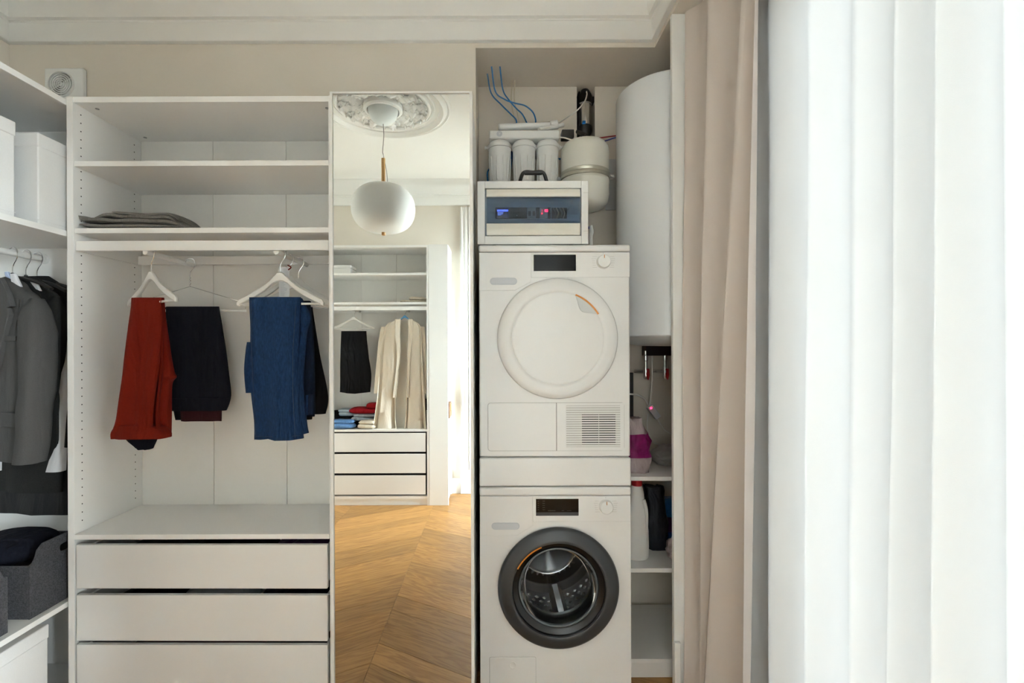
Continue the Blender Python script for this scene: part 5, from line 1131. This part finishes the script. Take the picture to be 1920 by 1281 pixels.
pilev('folded_jumper', 688, 722, -.91, .13, zw + .170, .055, 'red_knit', 'red scarf bundle rising behind the cardigan', 'scarf', 51)
pilev('folded_jumper', 672, 706, -.82, .15, zw + .003, .040, 'beige_knit', 'lower beige jumper beside the folded jeans', 'jumper', 52)
pilev('folded_jumper', 674, 705, -.82, .14, zw + .042, .036, 'beige_knit', 'upper beige jumper beside the folded jeans', 'jumper', 53)
pilev('folded_jumper', 783, 803, -.94, .15, zw + .003, .14, 'beige_knit', 'beige jumper behind the cardigan at the right', 'jumper', 54)
pilev('fur_bag', 784, 803, -.95, .13, zw + .145, .11, 'brown_fur', 'dark brown furry bag behind the cardigan', 'bag', 55)
# black trousers and cardigan on hangers
yh = -.845
hanger('clothes_hanger', 'white wooden hanger holding black trousers in the rear wardrobe', ORD[0], yh, ozr, .195, R(5), drop=.165)
yt_ = -.86
def rowv(rs, Y, dy=0): Q = Y + dy; return [(VZ(py, Q), VX(a, Q), VX(b_, Q), Q) for py, a, b_ in rs]
t = thing('black_trousers', 'black trousers on a white hanger in the rear wardrobe, reflected in the mirror', 'trousers', (VX(668, yh), yh, VZ(740, yh)))
slab(rowv([(620, 641, 687), (660, 640, 690), (700, 638, 696), (736, 637, 694)], yh, .018), .026, folds=1.5, amp=.004, seed=61, hem=.008).build('leg', 'black_cloth', t, ang=70)
slab(rowv([(620, 640, 686), (680, 638, 692), (730, 638, 690)], yh, -.012), .026, folds=1.5, amp=.004, seed=62).build('leg', 'black_cloth', t, ang=70)
yc3 = -.83
hanger('clothes_hanger', 'blue plastic hanger holding the cream cardigan', ORD[1], yc3, ozr, .13, R(0), m='hanger_blue', drop=.14, bar=False)
t = thing('cardigan', 'long cream cardigan hanging open on a blue hanger in the rear wardrobe', 'cardigan', (VX(755, yc3), yc3, zw + .004))
def lay(rs, dy, th, seed, nm, m='cream_knit', folds=2.5, amp=.012, **kw):
    o = slab(rowv(rs, yc3, dy), th, folds=folds, amp=amp, seed=seed, **kw).build(nm, m, t, ang=75); return o
lay([(601, 742, 775), (612, 722, 788), (640, 716, 794), (700, 713, 796), (770, 708, 798), (803, 706, 799)], -.02, .012, 71, 'back_panel', 'cream_lining', amp=.006)
lay([(600, 743, 752), (610, 724, 748), (640, 716, 746), (690, 712, 745), (740, 708, 742), (780, 703, 742), (803, 699, 744)], .025, .03, 72, 'front_panel', folds=4, amp=.02)
lay([(600, 765, 773), (610, 768, 788), (640, 768, 792), (690, 764, 793), (740, 762, 796), (780, 760, 798), (803, 758, 800)], .025, .03, 73, 'front_panel', folds=4, amp=.02)
lay([(612, 715, 726), (640, 710, 722), (690, 705, 716), (737, 701, 710)], .005, .035, 74, 'sleeve', folds=1, amp=.004)
lay([(612, 786, 796), (650, 792, 799), (700, 794, 800), (738, 793, 800)], .01, .035, 75, 'sleeve', folds=1, amp=.004)
lay([(598, 741, 752), (625, 740, 750), (660, 744, 751), (700, 741, 747), (745, 736, 742)], .045, .016, 76, 'lapel', folds=1, amp=.004)
lay([(598, 764, 774), (625, 766, 775), (660, 764, 771), (700, 763, 768), (745, 762, 767)], .045, .016, 77, 'lapel', folds=1, amp=.004)
